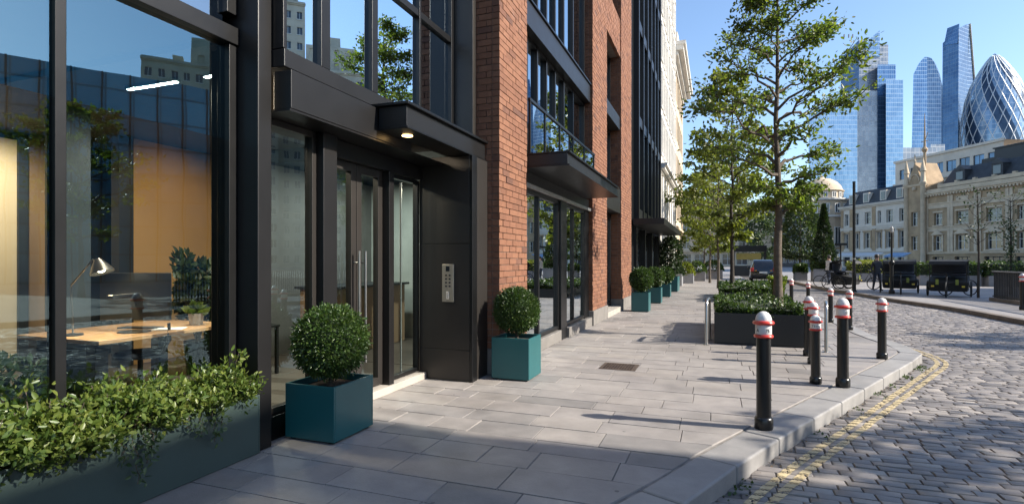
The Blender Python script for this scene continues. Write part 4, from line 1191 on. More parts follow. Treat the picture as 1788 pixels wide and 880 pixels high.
# --- left side: dark glazed building, white stone building, further white building (local x = along the street)
Xs=-2.65
D=thing('dark_glass_building','narrow black framed glass building between the brick office and the white stone one','building',(-2.55,18.6,0),PI/2)
mb=MB(); mb.box(.02,9.3,.9,10,0,22); mb.box(.02,.9,.15,.898,0,22); mb.build('wall',M['black_metal'],D,True)
mb=MB()
for q in (.95,2.3,3.65,5.0,6.35,7.7,9.1): mb.box(q-.09,q+.09,-.04,.35,2.9,22)
mb.build('mullion',M['frame'],D,True,bevel=.005)
mb=MB()
for z in (3.0,6.35,9.8,13.2,16.6): mb.box(.95,9.2,.0,.30,z,z+.35)
mb.build('transom',M['frame'],D,True,bevel=.005)
for i,q in enumerate((.95,2.3,3.65,5.0,6.35,7.7)):
    mb=MB(); mb.quad((q+.09,.2,3),(q+1.26,.2,3),(q+1.26,.2,22),(q+.09,.2,22)); mb.build('glass_pane',M['glass_bay'],D,True)
mb=MB(); mb.box(.2,9.2,-.95,.1,2.72,2.93); c_=mb.build('canopy',M['frame'],D,True,bevel=.01)
mb=MB()
for q in (1.0,3.5,6.0,9.0): mb.box(q-.12,q+.12,.05,.4,0,2.7)
mb.build('column',M['black_metal'],D,True)
for a,b in ((1.12,3.38),(3.62,5.88),(6.12,8.88)):
    window(D,a,b,.1,2.68,.25,M['frame'],M['pane'],.08,1,0)
Wt=thing('white_stone_building','tall white stone building with a carved fretwork front on the left side','building',(-2.65,27.95,0),PI/2)
L=11.2; H=23
ops=[(.5+k*1.55,.5+k*1.55+.95,1.0,5.2) for k in range(7)]
r2=[6.9,9.3,11.7,14.1,16.5,18.9]
ops2=[(.35+k*1.2,.35+k*1.2+.72,z,z+1.75) for k in range(9) for z in r2]
mb=MB(); wall_open(mb,0,L,0,6.0,ops,.45); wall_open(mb,0,L,6.0,H,ops2,.30)
mb.quad((L,0,0),(L,6,0),(L,6,H),(L,0,H)); mb.quad((0,0,0),(0,0,H),(0,6,H),(0,6,0)); mb.quad((0,0,H),(L,0,H),(L,6,H),(0,6,H))
mb.build('wall',M['white_stone'],Wt,True)
for o in ops: window(Wt,*o,.4,WD,M['pane'],.06,1,2)
for o in ops2: window(Wt,*o,.26,WD,M['pane'],.05,1,1)
mb=MB()
for k in range(10):
    q=.10+k*1.2
    mb.box(q-.05,q+.15,-.10,.0,6.5,H-1.2)
for z in r2:
    mb.box(0,L,-.08,-.001,z-.38,z-.08)
    for k in range(9):
        q=.35+k*1.2
        mb.box(q-.02,q+.74,-.14,-.002,z-.06,z+.05); mb.box(q+.30,q+.42,-.12,-.002,z+1.80,z+2.0)
mb.build('fretwork',M['white_stone'],Wt,True,bevel=.01)
cornice(Wt,0,L,6.0,[(.12,.1),(.30,.14),(.42,.12),(.12,.1)],M['white_stone'],ret=0)
mb=MB()
for k in range(8): q=.22+k*1.55; mb.box(q-.22,q+.22,-.10,-.001,.0,5.9)
mb.build('pilaster',M['white_stone'],Wt,True,bevel=.02)
cornice(Wt,0,L,H-1.0,[(.2,.3),(.5,.3),(.65,.2)],M['white_stone'],ret=0)
W2=thing('pale_corner_building','lower pale stone building with a heavy top cornice at the end of the left facade','building',(-2.75,39.3,0),PI/2)
L=12; H=17.0; ops=[(.5+k*1.6,1.5+k*1.6,z,z+1.9) for k in range(7) for z in (1.0,4.6,7.6,10.6,13.4)]
mb=MB(); wall_open(mb,0,L,0,H,ops,.35); mb.quad((L,0,0),(L,8,0),(L,8,H),(L,0,H)); mb.quad((0,0,H),(L,0,H),(L,8,H),(0,8,H)); mb.quad((0,0,0),(0,0,H),(0,8,H),(0,8,0)); mb.build('wall',M['lime_pale'],W2,True)
for o in ops: window(W2,*o,.3,WD,M['pane'],.07,1,1)
cornice(W2,0,L,H-1.6,[(.1,.3),(.35,.3),(.7,.35),(.85,.25),(.3,.7)],M['white_stone'])
cornice(W2,0,L,3.6,[(.15,.15),(.3,.15)],M['lime_pale'])

# --- terrace of classical buildings across the plaza; local x to the right, y into the building
RZ=R(-62.6); P0=(40.0,111.0)
def loc_on(s): return (P0[0]+.46*s, P0[1]-.886*s, 0)
CB=thing('classical_stone_building','tan stone classical building with arched window heads, gable and slate roof at the right edge','building',(P0[0],P0[1],0),RZ)
x0,x1=-9.2,14
wx=[(-7.35,-5.75),(-3.1,-.9),(2.1,4.6),(6.9,9.4),(11.1,13.2)]
o1=[(a,b,3.5,6.2) for a,b in wx]; o2=[(a,b,8.2,10.45) for a,b in wx]; o0=[(a-.3,b+.3,.35,2.3) for a,b in wx]
mb=MB(); wall_open(mb,x0,x1,0,15.0,o0+o1+o2,.5)
mb.quad((x1,0,0),(x1,12,0),(x1,12,15),(x1,0,15)); mb.quad((x0,0,0),(x0,0,15),(x0,12,15),(x0,12,0)); mb.quad((x0,0,15),(x1,0,15),(x1,12,15),(x0,12,15))
mb.build('wall',M['lime'],CB,True)
for o in o1: window(CB,*o,.42,WF,M['pane'],.13,1,1)
for o in o2: window(CB,*o,.42,WF,M['pane'],.13,1,1)
for o in o0: window(CB,*o,.42,WD,M['pane'],.12,2,0)
cornice(CB,x0,x1,2.75,[(.2,.15),(.35,.15),(.15,.12)],M['lime_pale'],'string_course')
cornice(CB,x0,x1,7.0,[(.15,.7),(.3,.18)],M['lime_pale'],'string_course')
cornice(CB,x0,x1,11.3,[(.15,.8),(.3,.2)],M['lime_pale'],'string_course')
cornice(CB,x0,x1,13.6,[(.2,.3),(.55,.25),(.75,.3),(.3,.5)],M['lime_pale'])
mb=MB(); q=x0
while q<x1: mb.box(q,q+.25,-.62,-.22,13.62,13.88); q+=.55
mb.build('dentil',M['lime_pale'],CB,True)
mb=MB()
for a in (-8.9,-4.6,-4.05,.2,.9,5.3,5.9,10.0): mb.box(a-.05,a+.45,-.18,-.001,3.15,13.5)
mb.build('pilaster',M['lime_pale'],CB,True,bevel=.03)
mb=MB()
for a,b in wx:
    m_=(a+b)/2; w=(b-a)/2+.45
    mb.add([(m_-w,-.02,6.35),(m_+w,-.02,6.35),(m_+.0,-.02,7.35),(m_-w,-.32,6.35),(m_+w,-.32,6.35),(m_,-.32,7.35)],[(3,4,5),(0,2,1),(0,1,4,3),(1,2,5,4),(2,0,3,5)])
    mb.box(a-.28,a-.03,-.14,-.002,3.4,6.34); mb.box(b+.03,b+.28,-.14,-.002,3.4,6.34)
    mb.box(a-.3,b+.3,-.22,-.002,3.2,3.45); mb.box(a-.25,b+.25,-.16,-.002,7.98,8.18); mb.box(a-.2,b+.2,-.12,-.002,10.5,10.75)
mb.build('window_surround',M['lime_pale'],CB,True,bevel=.02)
mb=MB()
for k in range(3):
    m_=[-2.0,3.35,8.15][k]; mb.box(m_-1.1,m_+1.1,-.08,-.001,12.35,13.1)
mb.build('carved_panel',M['lime_pale'],CB,True,bevel=.05)
# mansard roof and set-back top storey
mb=MB(); mb.add([(x0+2.5,.6,15.3),(x1,.6,15.3),(x1,2.6,18.7),(x0+3.2,2.6,18.7),(x1,10,18.7),(x0+3.2,10,18.7),(x1,11.5,15.3),(x0+2.5,11.5,15.3)],[(0,1,2,3),(3,2,4,5),(5,4,6,7),(0,3,5,7),(1,6,4,2)])
rf=mb.build('roof',M['lead_roof'],CB,True)
mb=MB(); mb.box(-.5,x1,4.5,9.5,18.72,21.2); mb.box(-.7,x1+.2,4.3,9.7,21.2,21.4); mb.box(-3.2,-.52,5,8,18.72,19.9); mb.build('roof_storey',M['dark_int'],rf,True)
mb=MB(); mb.box(x0+2.4,x1,.1,.5,15.1,15.75); q=x0+2.5
while q<x1: mb.box(q,q+.5,.05,.55,15.76,16.05); q+=3.2
mb.build('parapet',M['lime_pale'],CB,True)
for a in (-3.2,3.2,9.2):
    mb=MB(); mb.box(a-.9,a+.9,.75,2.5,15.9,17.9); mb.add([(a-1.05,.65,17.9),(a+1.05,.65,17.9),(a,.65,18.8),(a-1.05,2.6,17.9),(a+1.05,2.6,17.9),(a,2.6,18.8)],[(0,1,2),(3,5,4),(0,2,5,3),(1,4,5,2),(0,3,4,1)])
    dm=mb.build('dormer',M['lead_roof'],CB,True); MB().box(a-.6,a+.6,.70,.745,16.2,17.6).build('dormer_window',M['pane'],dm,True)
# gabled corner bay with turret shafts and spire
gx0,gx1=-12.6,-9.0
mb=MB(); wall_open(mb,gx0,gx1,0,16.2,[(-11.6,-10.2,3.6,6.3),(-11.6,-10.2,8.3,11.0)],.5,-.55)
mb.quad((gx0,-.55,0),(gx0,-.55,16.2),(gx0,4,16.2),(gx0,4,0)); mb.quad((gx1,-.55,0),(gx1,3,0),(gx1,3,16.2),(gx1,-.55,16.2))
mb.add([(gx0,-.55,16.2),(gx1,-.55,16.2),((gx0+gx1)/2,-.55,20.6),(gx0,4,16.2),(gx1,4,16.2),((gx0+gx1)/2,4,20.6)],[(0,1,2),(3,5,4),(0,2,5,3),(1,4,5,2),(0,3,4,1)])
gb=mb.build('gable_bay',M['lime'],CB,True)
for c_,d_ in ((3.6,6.3),(8.3,11.0)): window(CB,-11.6,-10.2,c_,d_,-.12,WF,M['pane'],.12,1,1)
mb=MB()
for q in (gx0,gx1):
    mb.lathe([(.42,0),(.42,16.0),(.58,16.2),(.58,16.6),(.40,16.8),(.36,18.6),(.5,18.7),(.05,21.2)],10,(q,-.6,0))
mb.lathe([(.30,15.2),(.42,15.5),(.30,15.8)],10,(-10.8,-.65,0)); mb.build('turret_shaft',M['lime_pale'],gb,True,smooth=True)
mb=MB(); 
for k in range(9):
    a=PI*k/8; p=(-10.8+1.0*math.cos(a),-.62,17.0+1.3*math.sin(a)); 
    a2=PI*min(8,k+1)/8; p2=(-10.8+1.0*math.cos(a2),-.62,17.0+1.3*math.sin(a2))
    if k<8: mb.tube([p,p2],.10,6)
mb.lathe([(.16,20.5),(.22,20.9),(.05,21.3),(.14,21.7),(.02,22.3)],8,(-10.8,-.55,0)); mb.build('gable_tracery',M['lime_pale'],gb,True)
cornice(CB,gx0-.2,gx1,15.9,[(.75,.2),(.9,.2)],M['lime_pale'])
mb=MB(); mb.tube([(-9.9,.6,16),(-9.9,.6,24),(-9.9,.6,30)],[.32,.18,.04],8); mb.lathe([(.3,0),(.5,.5),(.25,1.0)],8,(-9.9,.6,22.5)); mb.tube([(-10.6,.6,24.6),(-9.2,.6,24.6)],.07,6); mb.tube([(-9.9,.6,24.6),(-9.2,.6,26.2)],.06,5); mb.build('spire',M['lime'],CB,True)
CB.scale=(1,1,.95)

WB=thing('white_mansard_building','white stuccoed terrace with a dark mansard roof left of the tan classical building','building',loc_on(-13.0),RZ)
x0,x1=-17.5,.2
w2=[(-1.9,-.6),(-5.0,-3.4),(-7.2,-6.3),(-10.6,-9.0),(-13.4,-12.2),(-16.4,-15.2)]
oa=[(a,b,4.2,7.6) for a,b in w2]; ob=[(a,b,9.4,12.0) for a,b in w2]; oc=[(a-.4,b+.4,.3,2.7) for a,b in w2]
mb=MB(); wall_open(mb,x0,x1,0,13.6,oa+ob+oc,.45); mb.quad((x0,0,0),(x0,0,13.6),(x0,10,13.6),(x0,10,0)); mb.quad((x0,0,13.6),(x1,0,13.6),(x1,10,13.6),(x0,10,13.6))
mb.build('wall',M['render_pale'],WB,True)
for o in oa+ob: window(WB,*o,.38,WF,M['pane'],.12,1,1)
for o in oc: window(WB,*o,.38,WD,M['pane'],.12,1,0)
cornice(WB,x0,x1,3.2,[(.2,.2),(.4,.2)],M['render_pale'],'string_course')
cornice(WB,x0,x1,8.3,[(.15,.5),(.25,.15)],M['render_pale'],'string_course')
cornice(WB,x0,x1,13.0,[(.25,.25),(.55,.25),(.7,.25)],M['render_pale'])
mb=MB()
for a,b in w2:
    mb.box(a-.25,a-.02,-.10,-.001,4.1,7.7); mb.box(b+.02,b+.25,-.10,-.001,4.1,7.7); mb.box(a-.4,b+.4,-.28,-.001,7.72,8.0)
for a,b in ((-8.6,-7.7),(-.5,.1),(-17.4,-16.7),(-14.8,-13.8)): mb.box(a,b,-.12,-.001,3.65,12.9)
mb.build('window_surround',M['lime'],WB,True,bevel=.02)
mb=MB(); mb.add([(x0,.4,13.8),(x1,.4,13.8),(x1,2.0,17.0),(x0+1.5,2.0,17.0),(x1,9,17),(x0+1.5,9,17),(x1,10,13.8),(x0,10,13.8)],[(0,1,2,3),(3,2,4,5),(5,4,6,7),(0,3,5,7)])
rf=mb.build('roof',M['lead_roof'],WB,True)
for a in (-2.5,-6.5,-11,-15):
    mb=MB(); mb.box(a-.8,a+.8,.6,2.4,14.1,16.3); dm=mb.build('dormer',M['render_pale'],WB,True); MB().box(a-.5,a+.5,.55,.597,14.4,16.0).build('dormer_window',M['pane'],dm,True)
WB.scale=(1,1,.96)
# modern set-back office behind
MO=thing('modern_office_block','pale low modern office with blue ribbon windows above the slate roof of the white terrace','building',loc_on(-14.0)[:2]+(0,),RZ)
MO.location=(loc_on(-14)[0]+.886*16, loc_on(-14)[1]+.46*16, 0); WM[MO.name]=Matrix.Translation(MO.location)@Matrix.Rotation(RZ,4,'Z')
x0,x1=-19.5,5; ops=[(x0+1.2+k*2.9,x0+3.4+k*2.9,19.8,22.0) for k in range(8)]+[(x0+.6+k*6.0,x0+6.0+k*6.0,15.6,18.2) for k in range(4)]
mb=MB(); wall_open(mb,x0,x1,0,24,ops,.3); mb.quad((x0,0,0),(x0,0,24),(x0,12,24),(x0,12,0)); mb.quad((x0,0,24),(x1,0,24),(x1,12,24),(x0,12,24)); mb.build('wall',M['render_pale'],MO,True)
for o in ops: window(MO,*o,.2,WD,M['pane_blue'],.1,1,0)
mb=MB(); mb.box(x0-.2,x1,-.5,.0,18.6,18.9); mb.box(x0-.2,x1+.2,-.3,.0,23.7,24.2); mb.build('ledge',M['render_pale'],MO,True)
# domed corner building and its wing
DB=thing('domed_corner_building','beige rounded corner building with a pale dome behind the cypress','building',(23.6,147.0,0),R(-10))
mb=MB(); mb.lathe([(5.6,0),(5.6,11.8)],24); mb.build('wall',M['orange_stone'],DB,True)
mb=MB(); mb.lathe([(5.5,11.9),(5.5,15.2)],24); mb.build('attic_wall',M['lime_pale'],DB,True)
mb=MB()
for z,o in ((3.4,.35),(11.3,.5),(15.2,.6)): MB().lathe([(5.6,z),(5.6+o,z+.25),(5.6+o,z+.55),(5.5,z+.6)],28).build('cornice',M['white_stone'],DB,True)
mb=MB(); mb.lathe([(4.4,15.8),(4.4,17.6)],24); dr=mb.build('drum',M['lime_pale'],DB,True)
mb=MB(); mb.lathe([(4.7,17.6),(4.8,17.8),(4.4,18.0),(4.1,18.9),(3.3,19.9),(2.0,20.7),(.7,21.0),(.3,21.5),(.02,21.8)],28); mb.build('dome',M['lime_pale'],DB,True,smooth=True)
for k in range(9):
    a=R(-150+k*24)
    for (z0,z1,rr,w) in ((4.6,9.2,5.62,.75),(12.4,14.6,5.52,.6),(16.0,17.4,4.42,.5)):
        ca,sa=math.cos(a),math.sin(a)
        def pt(u,out,z): return (ca*(rr+out)-sa*u, sa*(rr+out)+ca*u, z)
        mb=MB()
        for u0,u1,c,d in ((-w,-w+.16,z0,z1),(w-.16,w,z0,z1),(-w+.16,w-.16,z0,z0+.16),(-w+.16,w-.16,z1-.16,z1),(-.07,.07,z0+.16,z1-.16)):
            mb.add([pt(u0,-.2,c),pt(u1,-.2,c),pt(u1,-.2,d),pt(u0,-.2,d),pt(u0,.12,c),pt(u1,.12,c),pt(u1,.12,d),pt(u0,.12,d)],[(0,1,2,3),(4,7,6,5),(0,4,5,1),(1,5,6,2),(2,6,7,3),(3,7,4,0)])
        w_=mb.build('window',WF,DB,True)
        MB().quad(pt(-w+.16,.07,z0+.16),pt(w-.16,.07,z0+.16),pt(w-.16,.07,z1-.16),pt(-w+.16,.07,z1-.16)).build('pane',M['pane'],w_,True)
mb=MB(); mb.box(-16,-4,-1,12,0,11.5); mb.build('side_wing',M['lime_pale'],DB,True)
# end-of-street terrace
ET=thing('end_terrace','long pale stone terrace closing the far end of the street behind the trees','building',(3,150,0),R(-6))
x0,x1=-16,32; ops=[(x0+1.5+k*3.4,x0+3.2+k*3.4,z,z+h) for k in range(13) for z,h in ((4.6,3),(9.0,2.6))]+[(x0+1+k*3.4,x0+3.6+k*3.4,.4,3.2) for k in range(13)]
mb=MB(); wall_open(mb,x0,x1,0,13,ops,.4); mb.quad((x0,0,13),(x1,0,13),(x1,10,13),(x0,10,13)); mb.quad((x1,0,0),(x1,10,0),(x1,10,13),(x1,0,13)); mb.quad((x0,0,0),(x0,0,13),(x0,10,13),(x0,10,0)); mb.build('wall',M['lime_pale'],ET,True)
for o in ops: window(ET,*o,.32,WF,M['pane'],.12,1,1)
cornice(ET,x0,x1,3.5,[(.2,.25),(.45,.25)],M['lime_pale'],'string_course'); cornice(ET,x0,x1,12.4,[(.3,.3),(.7,.4),(.3,.4)],M['lime_pale'])
mb=MB(); mb.add([(x0,.4,13.4),(x1,.4,13.4),(x1,2.6,16.4),(x0,2.6,16.4),(x1,9.5,16.4),(x0,9.5,16.4),(x1,10,13.1),(x0,10,13.1)],[(0,1,2,3),(3,2,4,5),(5,4,6,7),(1,6,4,2),(0,3,5,7)]); mb.build('roof',M['lead_roof'],ET,True)
TB=thing('dark_office_block','dark grey office block standing in the middle of the far end of the street','building',(17.5,143,0),R(-14))
ops=[(-4.4+k*1.5,-3.3+k*1.5,z,z+2.2) for k in range(6) for z in (1,4.4,7.8)]
mb=MB(); wall_open(mb,-5,5,0,11.5,ops,.3); mb.quad((-5,0,0),(-5,0,11.5),(-5,6,11.5),(-5,6,0)); mb.quad((5,0,0),(5,6,0),(5,6,11.5),(5,0,11.5)); mb.quad((-5,0,11.5),(5,0,11.5),(5,6,11.5),(-5,6,11.5)); mb.build('wall',pm('dark_brick_far',(.09,.08,.075),.8),TB,True)
for o in ops: window(TB,*o,.25,WF,M['pane'],.1,1,1)

# ================================================================== SKYLINE
CR=R(20.5); F=950.0
def atp(px,py,t):
    u=(px-894)/F; v=(455-py)/F
    return ((math.cos(CR)*u-math.sin(CR))*t, (math.sin(CR)*u+math.cos(CR))*t, 1.5+v*t)
def tower(name,label,pxl,pxr,t,depth,topL,topR,mat,rz=0,name_part='tower_body',parent=None,split=None,taper=(0,0),rot=None):
    """box tower spanning pixel columns at distance t; tops given per side"""
    s=t/F; w=(pxr-pxl)*s; c=atp((pxl+pxr)/2,455,t)
    zl=1.5+(455-topL)*s; zr=1.5+(455-topR)*s
    T=parent or thing(name,label,'tower',(c[0],c[1],0),CR*1.0+rz - math.atan(((pxl+pxr)/2-894)/F))
    mb=MB(); hw=w/2
    mb.frustum([(-hw,0),(hw,0),(hw,depth),(-hw,depth)],0,[(-hw+taper[0],0),(hw-taper[1],0),(hw-taper[1],depth),(-hw+taper[0],depth)],[zl,zr,zr,zl])
    mb.build(name_part,mat,T,True); return T,s
tw_blue=towermat('tower_blue',(.05,.12,.25),(.14,.26,.42),1.6,3.4,(.30,.40,.52))
tw_light=towermat('tower_light',(.11,.22,.36),(.25,.38,.52),1.5,3.4,(.36,.45,.56))
tw_grey=towermat('tower_grey',(.14,.17,.22),(.33,.36,.40),2.4,3.8,(.46,.48,.50),.25,.35)
tw_dark=towermat('tower_dark',(.035,.08,.16),(.10,.18,.29),1.7,3.6,(.20,.27,.36))
def sub(T,x0,x1,y0,y1,z0,z1,mat,name,ztop=None,tap=None):
    mb=MB(); b=[(XD(x0,y0),y0),(XD(x1,y0),y0),(XD(x1,y1)-1,y1),(XD(x0,y1)+1,y1)]
    mb.frustum(b,z0,tap or b,ztop or z1); return mb.build(name,mat,T,True)
t=420; s=t/F
def X(px,c): return px
def Z(py): return 1.5+(455-py)*s
def XD(px,y): return (px-894)/F*(t+y)-(c-894)/F*t
def ZD(py,y): return 1.5+(455-py)/F*(t+y)
c=1515
T=thing('stepped_glass_tower','cluster of stepped blue glass tower slabs with a pointed fin, left of the skyline','tower',atp(c,455,t)[:2]+(0,),CR)
# main shaft: two faces meeting at an edge
mb=MB(); zt=[ZD(103,26),Z(70),ZD(70,40),ZD(103,40)]
mb.frustum([(XD(1468,26),26),(XD(1500,0),0),(XD(1500,40),40),(XD(1468,40),40)],0,[(XD(1468,26),26),(XD(1500,0),0),(XD(1500,40),40),(XD(1468,40),40)],zt); mb.build('shaft',tw_dark,T,True)
sub(T,X(1500,c)+.05,X(1536,c),0,40,0,0,tw_grey,'shaft',[Z(70),Z(74),Z(74),Z(70)])
sub(T,X(1536,c)+.05,X(1551,c),4,40,0,Z(75),tw_grey,'shaft')
mb=MB(); mb.frustum([(XD(1512,-.6),-.6),(XD(1536,-.6),-.6),(XD(1536,3),3),(XD(1512,3),3)],Z(100),[(XD(1512,-.6),-.6),(XD(1536,-.6),-.6),(XD(1536,3),3),(XD(1512,3),3)],[Z(75),Z(54),Z(54),Z(75)]); mb.build('fin',tw_light,T,True)
sub(T,X(1470,c),X(1492,c),41,60,0,Z(66),tw_grey,'rear_block'); 
mb=MB()
for q in (1474,1482,1489): mb.box(XD(q,48),XD(q+1.2,48),48,49,ZD(66,48),ZD(60,48))
mb.build('mast',M['grey_box'],T,True)
sub(T,X(1532,c),X(1564,c),-6,3.9,0,Z(118),tw_blue,'step_block'); sub(T,X(1547,c),X(1577,c),-14,-6.1,0,Z(150),tw_light,'step_block')
sub(T,X(1497,c),X(1532,c)-.05,-9,-.7,0,Z(165),tw_grey,'step_block')
sub(T,X(1412,c),X(1497,c)-.05,-16,20,0,0,tw_light,'low_wing',[Z(205),Z(165),Z(165),Z(205)])
t=455; s=t/F; c=1614
T=thing('tapered_glass_tower','slim blue glass tower with a slanted pointed top, second from left in the skyline','tower',atp(c,455,t)[:2]+(0,),CR)
def fprism(poly,y0,y1,mat,name):
    n=len(poly); vs=[(XD(px,y0),y0,0 if py>=455 else ZD(py,y0)) for px,py in poly]+[(XD(px,y1)+1.5,y1,0 if py>=455 else ZD(py,y1)-1.5) for px,py in poly]
    MB().add(vs,[tuple(range(n)),tuple(range(2*n-1,n-1,-1))]+[(i,i+n,(i+1)%n+n,(i+1)%n) for i in range(n)]).build(name,mat,T,True)
fprism([(1587,458),(1619,458),(1619,100),(1614,100),(1604,112),(1595,130)],0,34,tw_blue,'shaft')
fprism([(1619.2,458),(1645,458),(1643,150),(1638,126),(1632,110),(1626,102),(1619.2,100)],3,34,tw_dark,'shaft')
t=490; s=t/F; c=1680
T=thing('slanted_tall_tower','tallest blue glass tower, its right edge leaning inward, just left of the bullet shaped one','tower',atp(c,455,t)[:2]+(0,),CR)
mb=MB(); mb.add([(XD(1643,14),14,0),(XD(1672,0),0,0),(XD(1727,10),10,0),(XD(1700,45),45,0),
 (XD(1646,14),14,ZD(76,14)),(XD(1674,0),0,ZD(50,0)),(XD(1694,10),10,ZD(42,10)),(XD(1685,45),45,ZD(44,45))],[(3,2,1,0),(0,1,5,4),(1,2,6,5),(2,3,7,6),(3,0,4,7),(4,5,7),(5,6,7)])
mb.build('shaft',tw_dark,T,True)
mb=MB(); mb.add([(XD(1648,13),13,ZD(80,13)),(XD(1672,-.6),-.6,ZD(76,-.6)),(XD(1675,-.6),-.6,ZD(42,-.6)),(XD(1654,13),13,ZD(50,13)),(XD(1660,20),20,ZD(78,20)),(XD(1676,12),12,ZD(44,12))],[(0,1,2,3),(1,4,5,2),(0,3,5,4),(2,5,3),(0,4,1)]); mb.build('crown',tw_blue,T,True)
mb=MB(); mb.tube([(XD(1694,9.6),9.6,ZD(42,9.6)),(XD(1727,9.6),9.6,0)],.7,4); mb.build('corner_edge',M['lime_pale'],T,True)
# bullet shaped tower with a diagonal lattice
t=470; s=t/F; c=1737
T=thing('bullet_tower','rounded bullet shaped glass tower with white diagonal lattice at the right edge','tower',atp(c,455,t)[:2]+(0,),0)
PR=[(94,0),(97,5.5),(104,13),(115,22),(130,33),(150,45),(175,54),(205,60),(235,62.5),(265,62),(300,59),(345,54),(400,49),(458,46)]
def prad(py):
    for (a,ra),(b,rb) in zip(PR[:-1],PR[1:]):
        if a<=py<=b: return (ra+(rb-ra)*(py-a)/(b-a))*s*.76
    return 46*s
prof=[(max(.01,prad(py)),Z(py)) for py in np.linspace(458,94.2,54)]
g=NG('bullet_glass'); sep=g.n('ShaderNodeSeparateXYZ',ins={0:g.coord()}); x,y,z=sep.outputs
ang=g.m('DIVIDE',g.m('ARCTAN2',y,x),2*PI)
sp=g.m('FRACT',g.m('ADD',g.m('MULTIPLY',ang,6.0),g.m('MULTIPLY',z,.0155)))
dark=g.m('LESS_THAN',sp,.42)
fl=g.m('LESS_THAN',g.m('FRACT',g.m('DIVIDE',z,4.1)),.16)
wn=g.n('ShaderNodeTexWhiteNoise',noise_dimensions='2D'); cc=g.n('ShaderNodeCombineXYZ',ins={0:g.m('FLOOR',g.m('MULTIPLY',ang,72)),1:g.m('FLOOR',g.m('DIVIDE',z,4.1))}); g.set(wn.inputs['Vector'],cc.outputs[0])
cA=g.mix(wn.outputs[0],(.16,.27,.40),(.34,.46,.58)); cA=g.mix(g.m('MULTIPLY',fl,.6),cA,(.5,.56,.62)); cB=g.mix(wn.outputs[0],(.035,.06,.10),(.07,.11,.17))
mt=g.done(g.pbsdf(Base_Color=g.mix(dark,cA,cB),Roughness=.2,Metallic=.4))
mb=MB().lathe(prof,72); mb.build('tower_body',mt,T,True,smooth=True)
mb=MB()
for sg in (1,-1):
    for k in range(22):
        pts=[]
        for py in np.linspace(440,99,60):
            z_=Z(py); a=2*PI*k/22 - sg*2*PI*.0155/6*z_*1.0
            r_=prad(py)+.12; pts.append((r_*math.cos(a),r_*math.sin(a),z_))
        mb.tube(pts,.32 if sg==1 else .28,4)
mb.build('lattice',pm('lattice_white',(.75,.77,.78),.4,.1),T,True)
# lower block behind the gable
t=300; s=t/F; c=1620
T=thing('grey_office_block','grey stepped office block in front of the slim pointed tower','building',atp(c,455,t)[:2]+(0,),CR)
sub(T,X(1577,c),X(1640,c),0,20,0,Z(258),tw_grey,'block'); sub(T,X(1606,c),X(1662,c),4,24,0,Z(262),tw_grey,'block'); sub(T,X(1625,c),X(1650,c),3,18,0,Z(250),tw_grey,'block')
t=330; s=t/F; c=1215
T=thing('far_glass_block','low blue glass block far away at the end of the street behind the yellow trees','building',atp(c,455,t)[:2]+(0,),CR)
sub(T,X(1180,c),X(1236,c),0,20,0,Z(392),tw_blue,'block'); sub(T,X(1300,c),X(1420,c),0,20,0,Z(372),tw_light,'block')

# ================================================================== BLOCKS OUTSIDE THE VIEW (seen mirrored in the glazing, cast the foreground shade)
def plain_block(name,label,loc,rz,w,d,h,cols,rows,mat,sill=1.0,wh=1.6,ww=1.1,pmat=None,tier=False):
    T=thing(name,label,'building',loc,rz); dx=w/cols; dz=(h-1.2)/rows
    ops=[(-w/2+dx*(k+.5)-ww/2,-w/2+dx*(k+.5)+ww/2,sill+dz*j,sill+dz*j+wh) for k in range(cols) for j in range(rows)]
    mb=MB(); wall_open(mb,-w/2,w/2,0,h,ops,.3); mb.quad((-w/2,0,0),(-w/2,0,h),(-w/2,d,h),(-w/2,d,0)); mb.quad((w/2,0,0),(w/2,d,0),(w/2,d,h),(w/2,0,h)); mb.quad((-w/2,0,h),(w/2,0,h),(w/2,d,h),(-w/2,d,h)); mb.quad((-w/2,d,0),(-w/2,d,h),(w/2,d,h),(w/2,d,0))
    mb.build('wall',mat,T,True); 
    mb=MB(); gl=MB()
    for a,b,c_,d_ in ops: gl.quad((a,.28,c_),(b,.28,c_),(b,.28,d_),(a,.28,d_)); mb.box((a+b)/2-.04,(a+b)/2+.04,.22,.27,c_,d_); mb.box(a-.12,b+.12,-.12,-.001,c_-.15,c_)
    mb.build('window_frames',WF,T,True); gl.build('panes',pmat or M['pane'],T,True)
    if tier:
        w2=w*.55; x_=-w*.12; h2=h*.14
        ops=[(x_-w2/2+(k+.5)*w2/4-.5,x_-w2/2+(k+.5)*w2/4+.5,h+.8+3*j,h+2.3+3*j) for k in range(4) for j in range(int(h2//3))]
        mb=MB(); wall_open(mb,x_-w2/2,x_+w2/2,h,h+h2,ops,.3,1.5); mb.box(x_-w2/2,x_+w2/2,1.81,10,h+.002,h+h2); mb.box(x_-w2*.2,x_+w2*.2,4,8,h+h2,h+h2*1.5); mb.build('upper_tier',mat,T,True)
        for k in range(3): MB().box(-w/2+w*(.55+.17*k),-w/2+w*(.63+.17*k),3+k,5+k,h+.002,h+1.5+k%2).build('roof_plant',mat,T,True)
        for z in (h*.28,h*.62): MB().box(-w/2,w/2,-.25,-.002,z-.35,z).build('string_course',mat,T,True)
    cornice(T,-w/2,w/2,h-.6,[(.25,.25),(.5,.3),(.2,.3)],mat); return T
tan=pm('tan_apartment_stone',(.52,.46,.36),.8,0,.15,.4,.1,9,dirt=.2)
def az(a,dist): return (math.sin(R(a))*dist, math.cos(R(a))*dist, 0)
AP=[(47,118,24,40,11,12),(42.3,124,14,58,6,17),(37.6,122,19,43,9,13),(32.4,128,20,34,9,10),(27.8,136,18,27,8,8)]
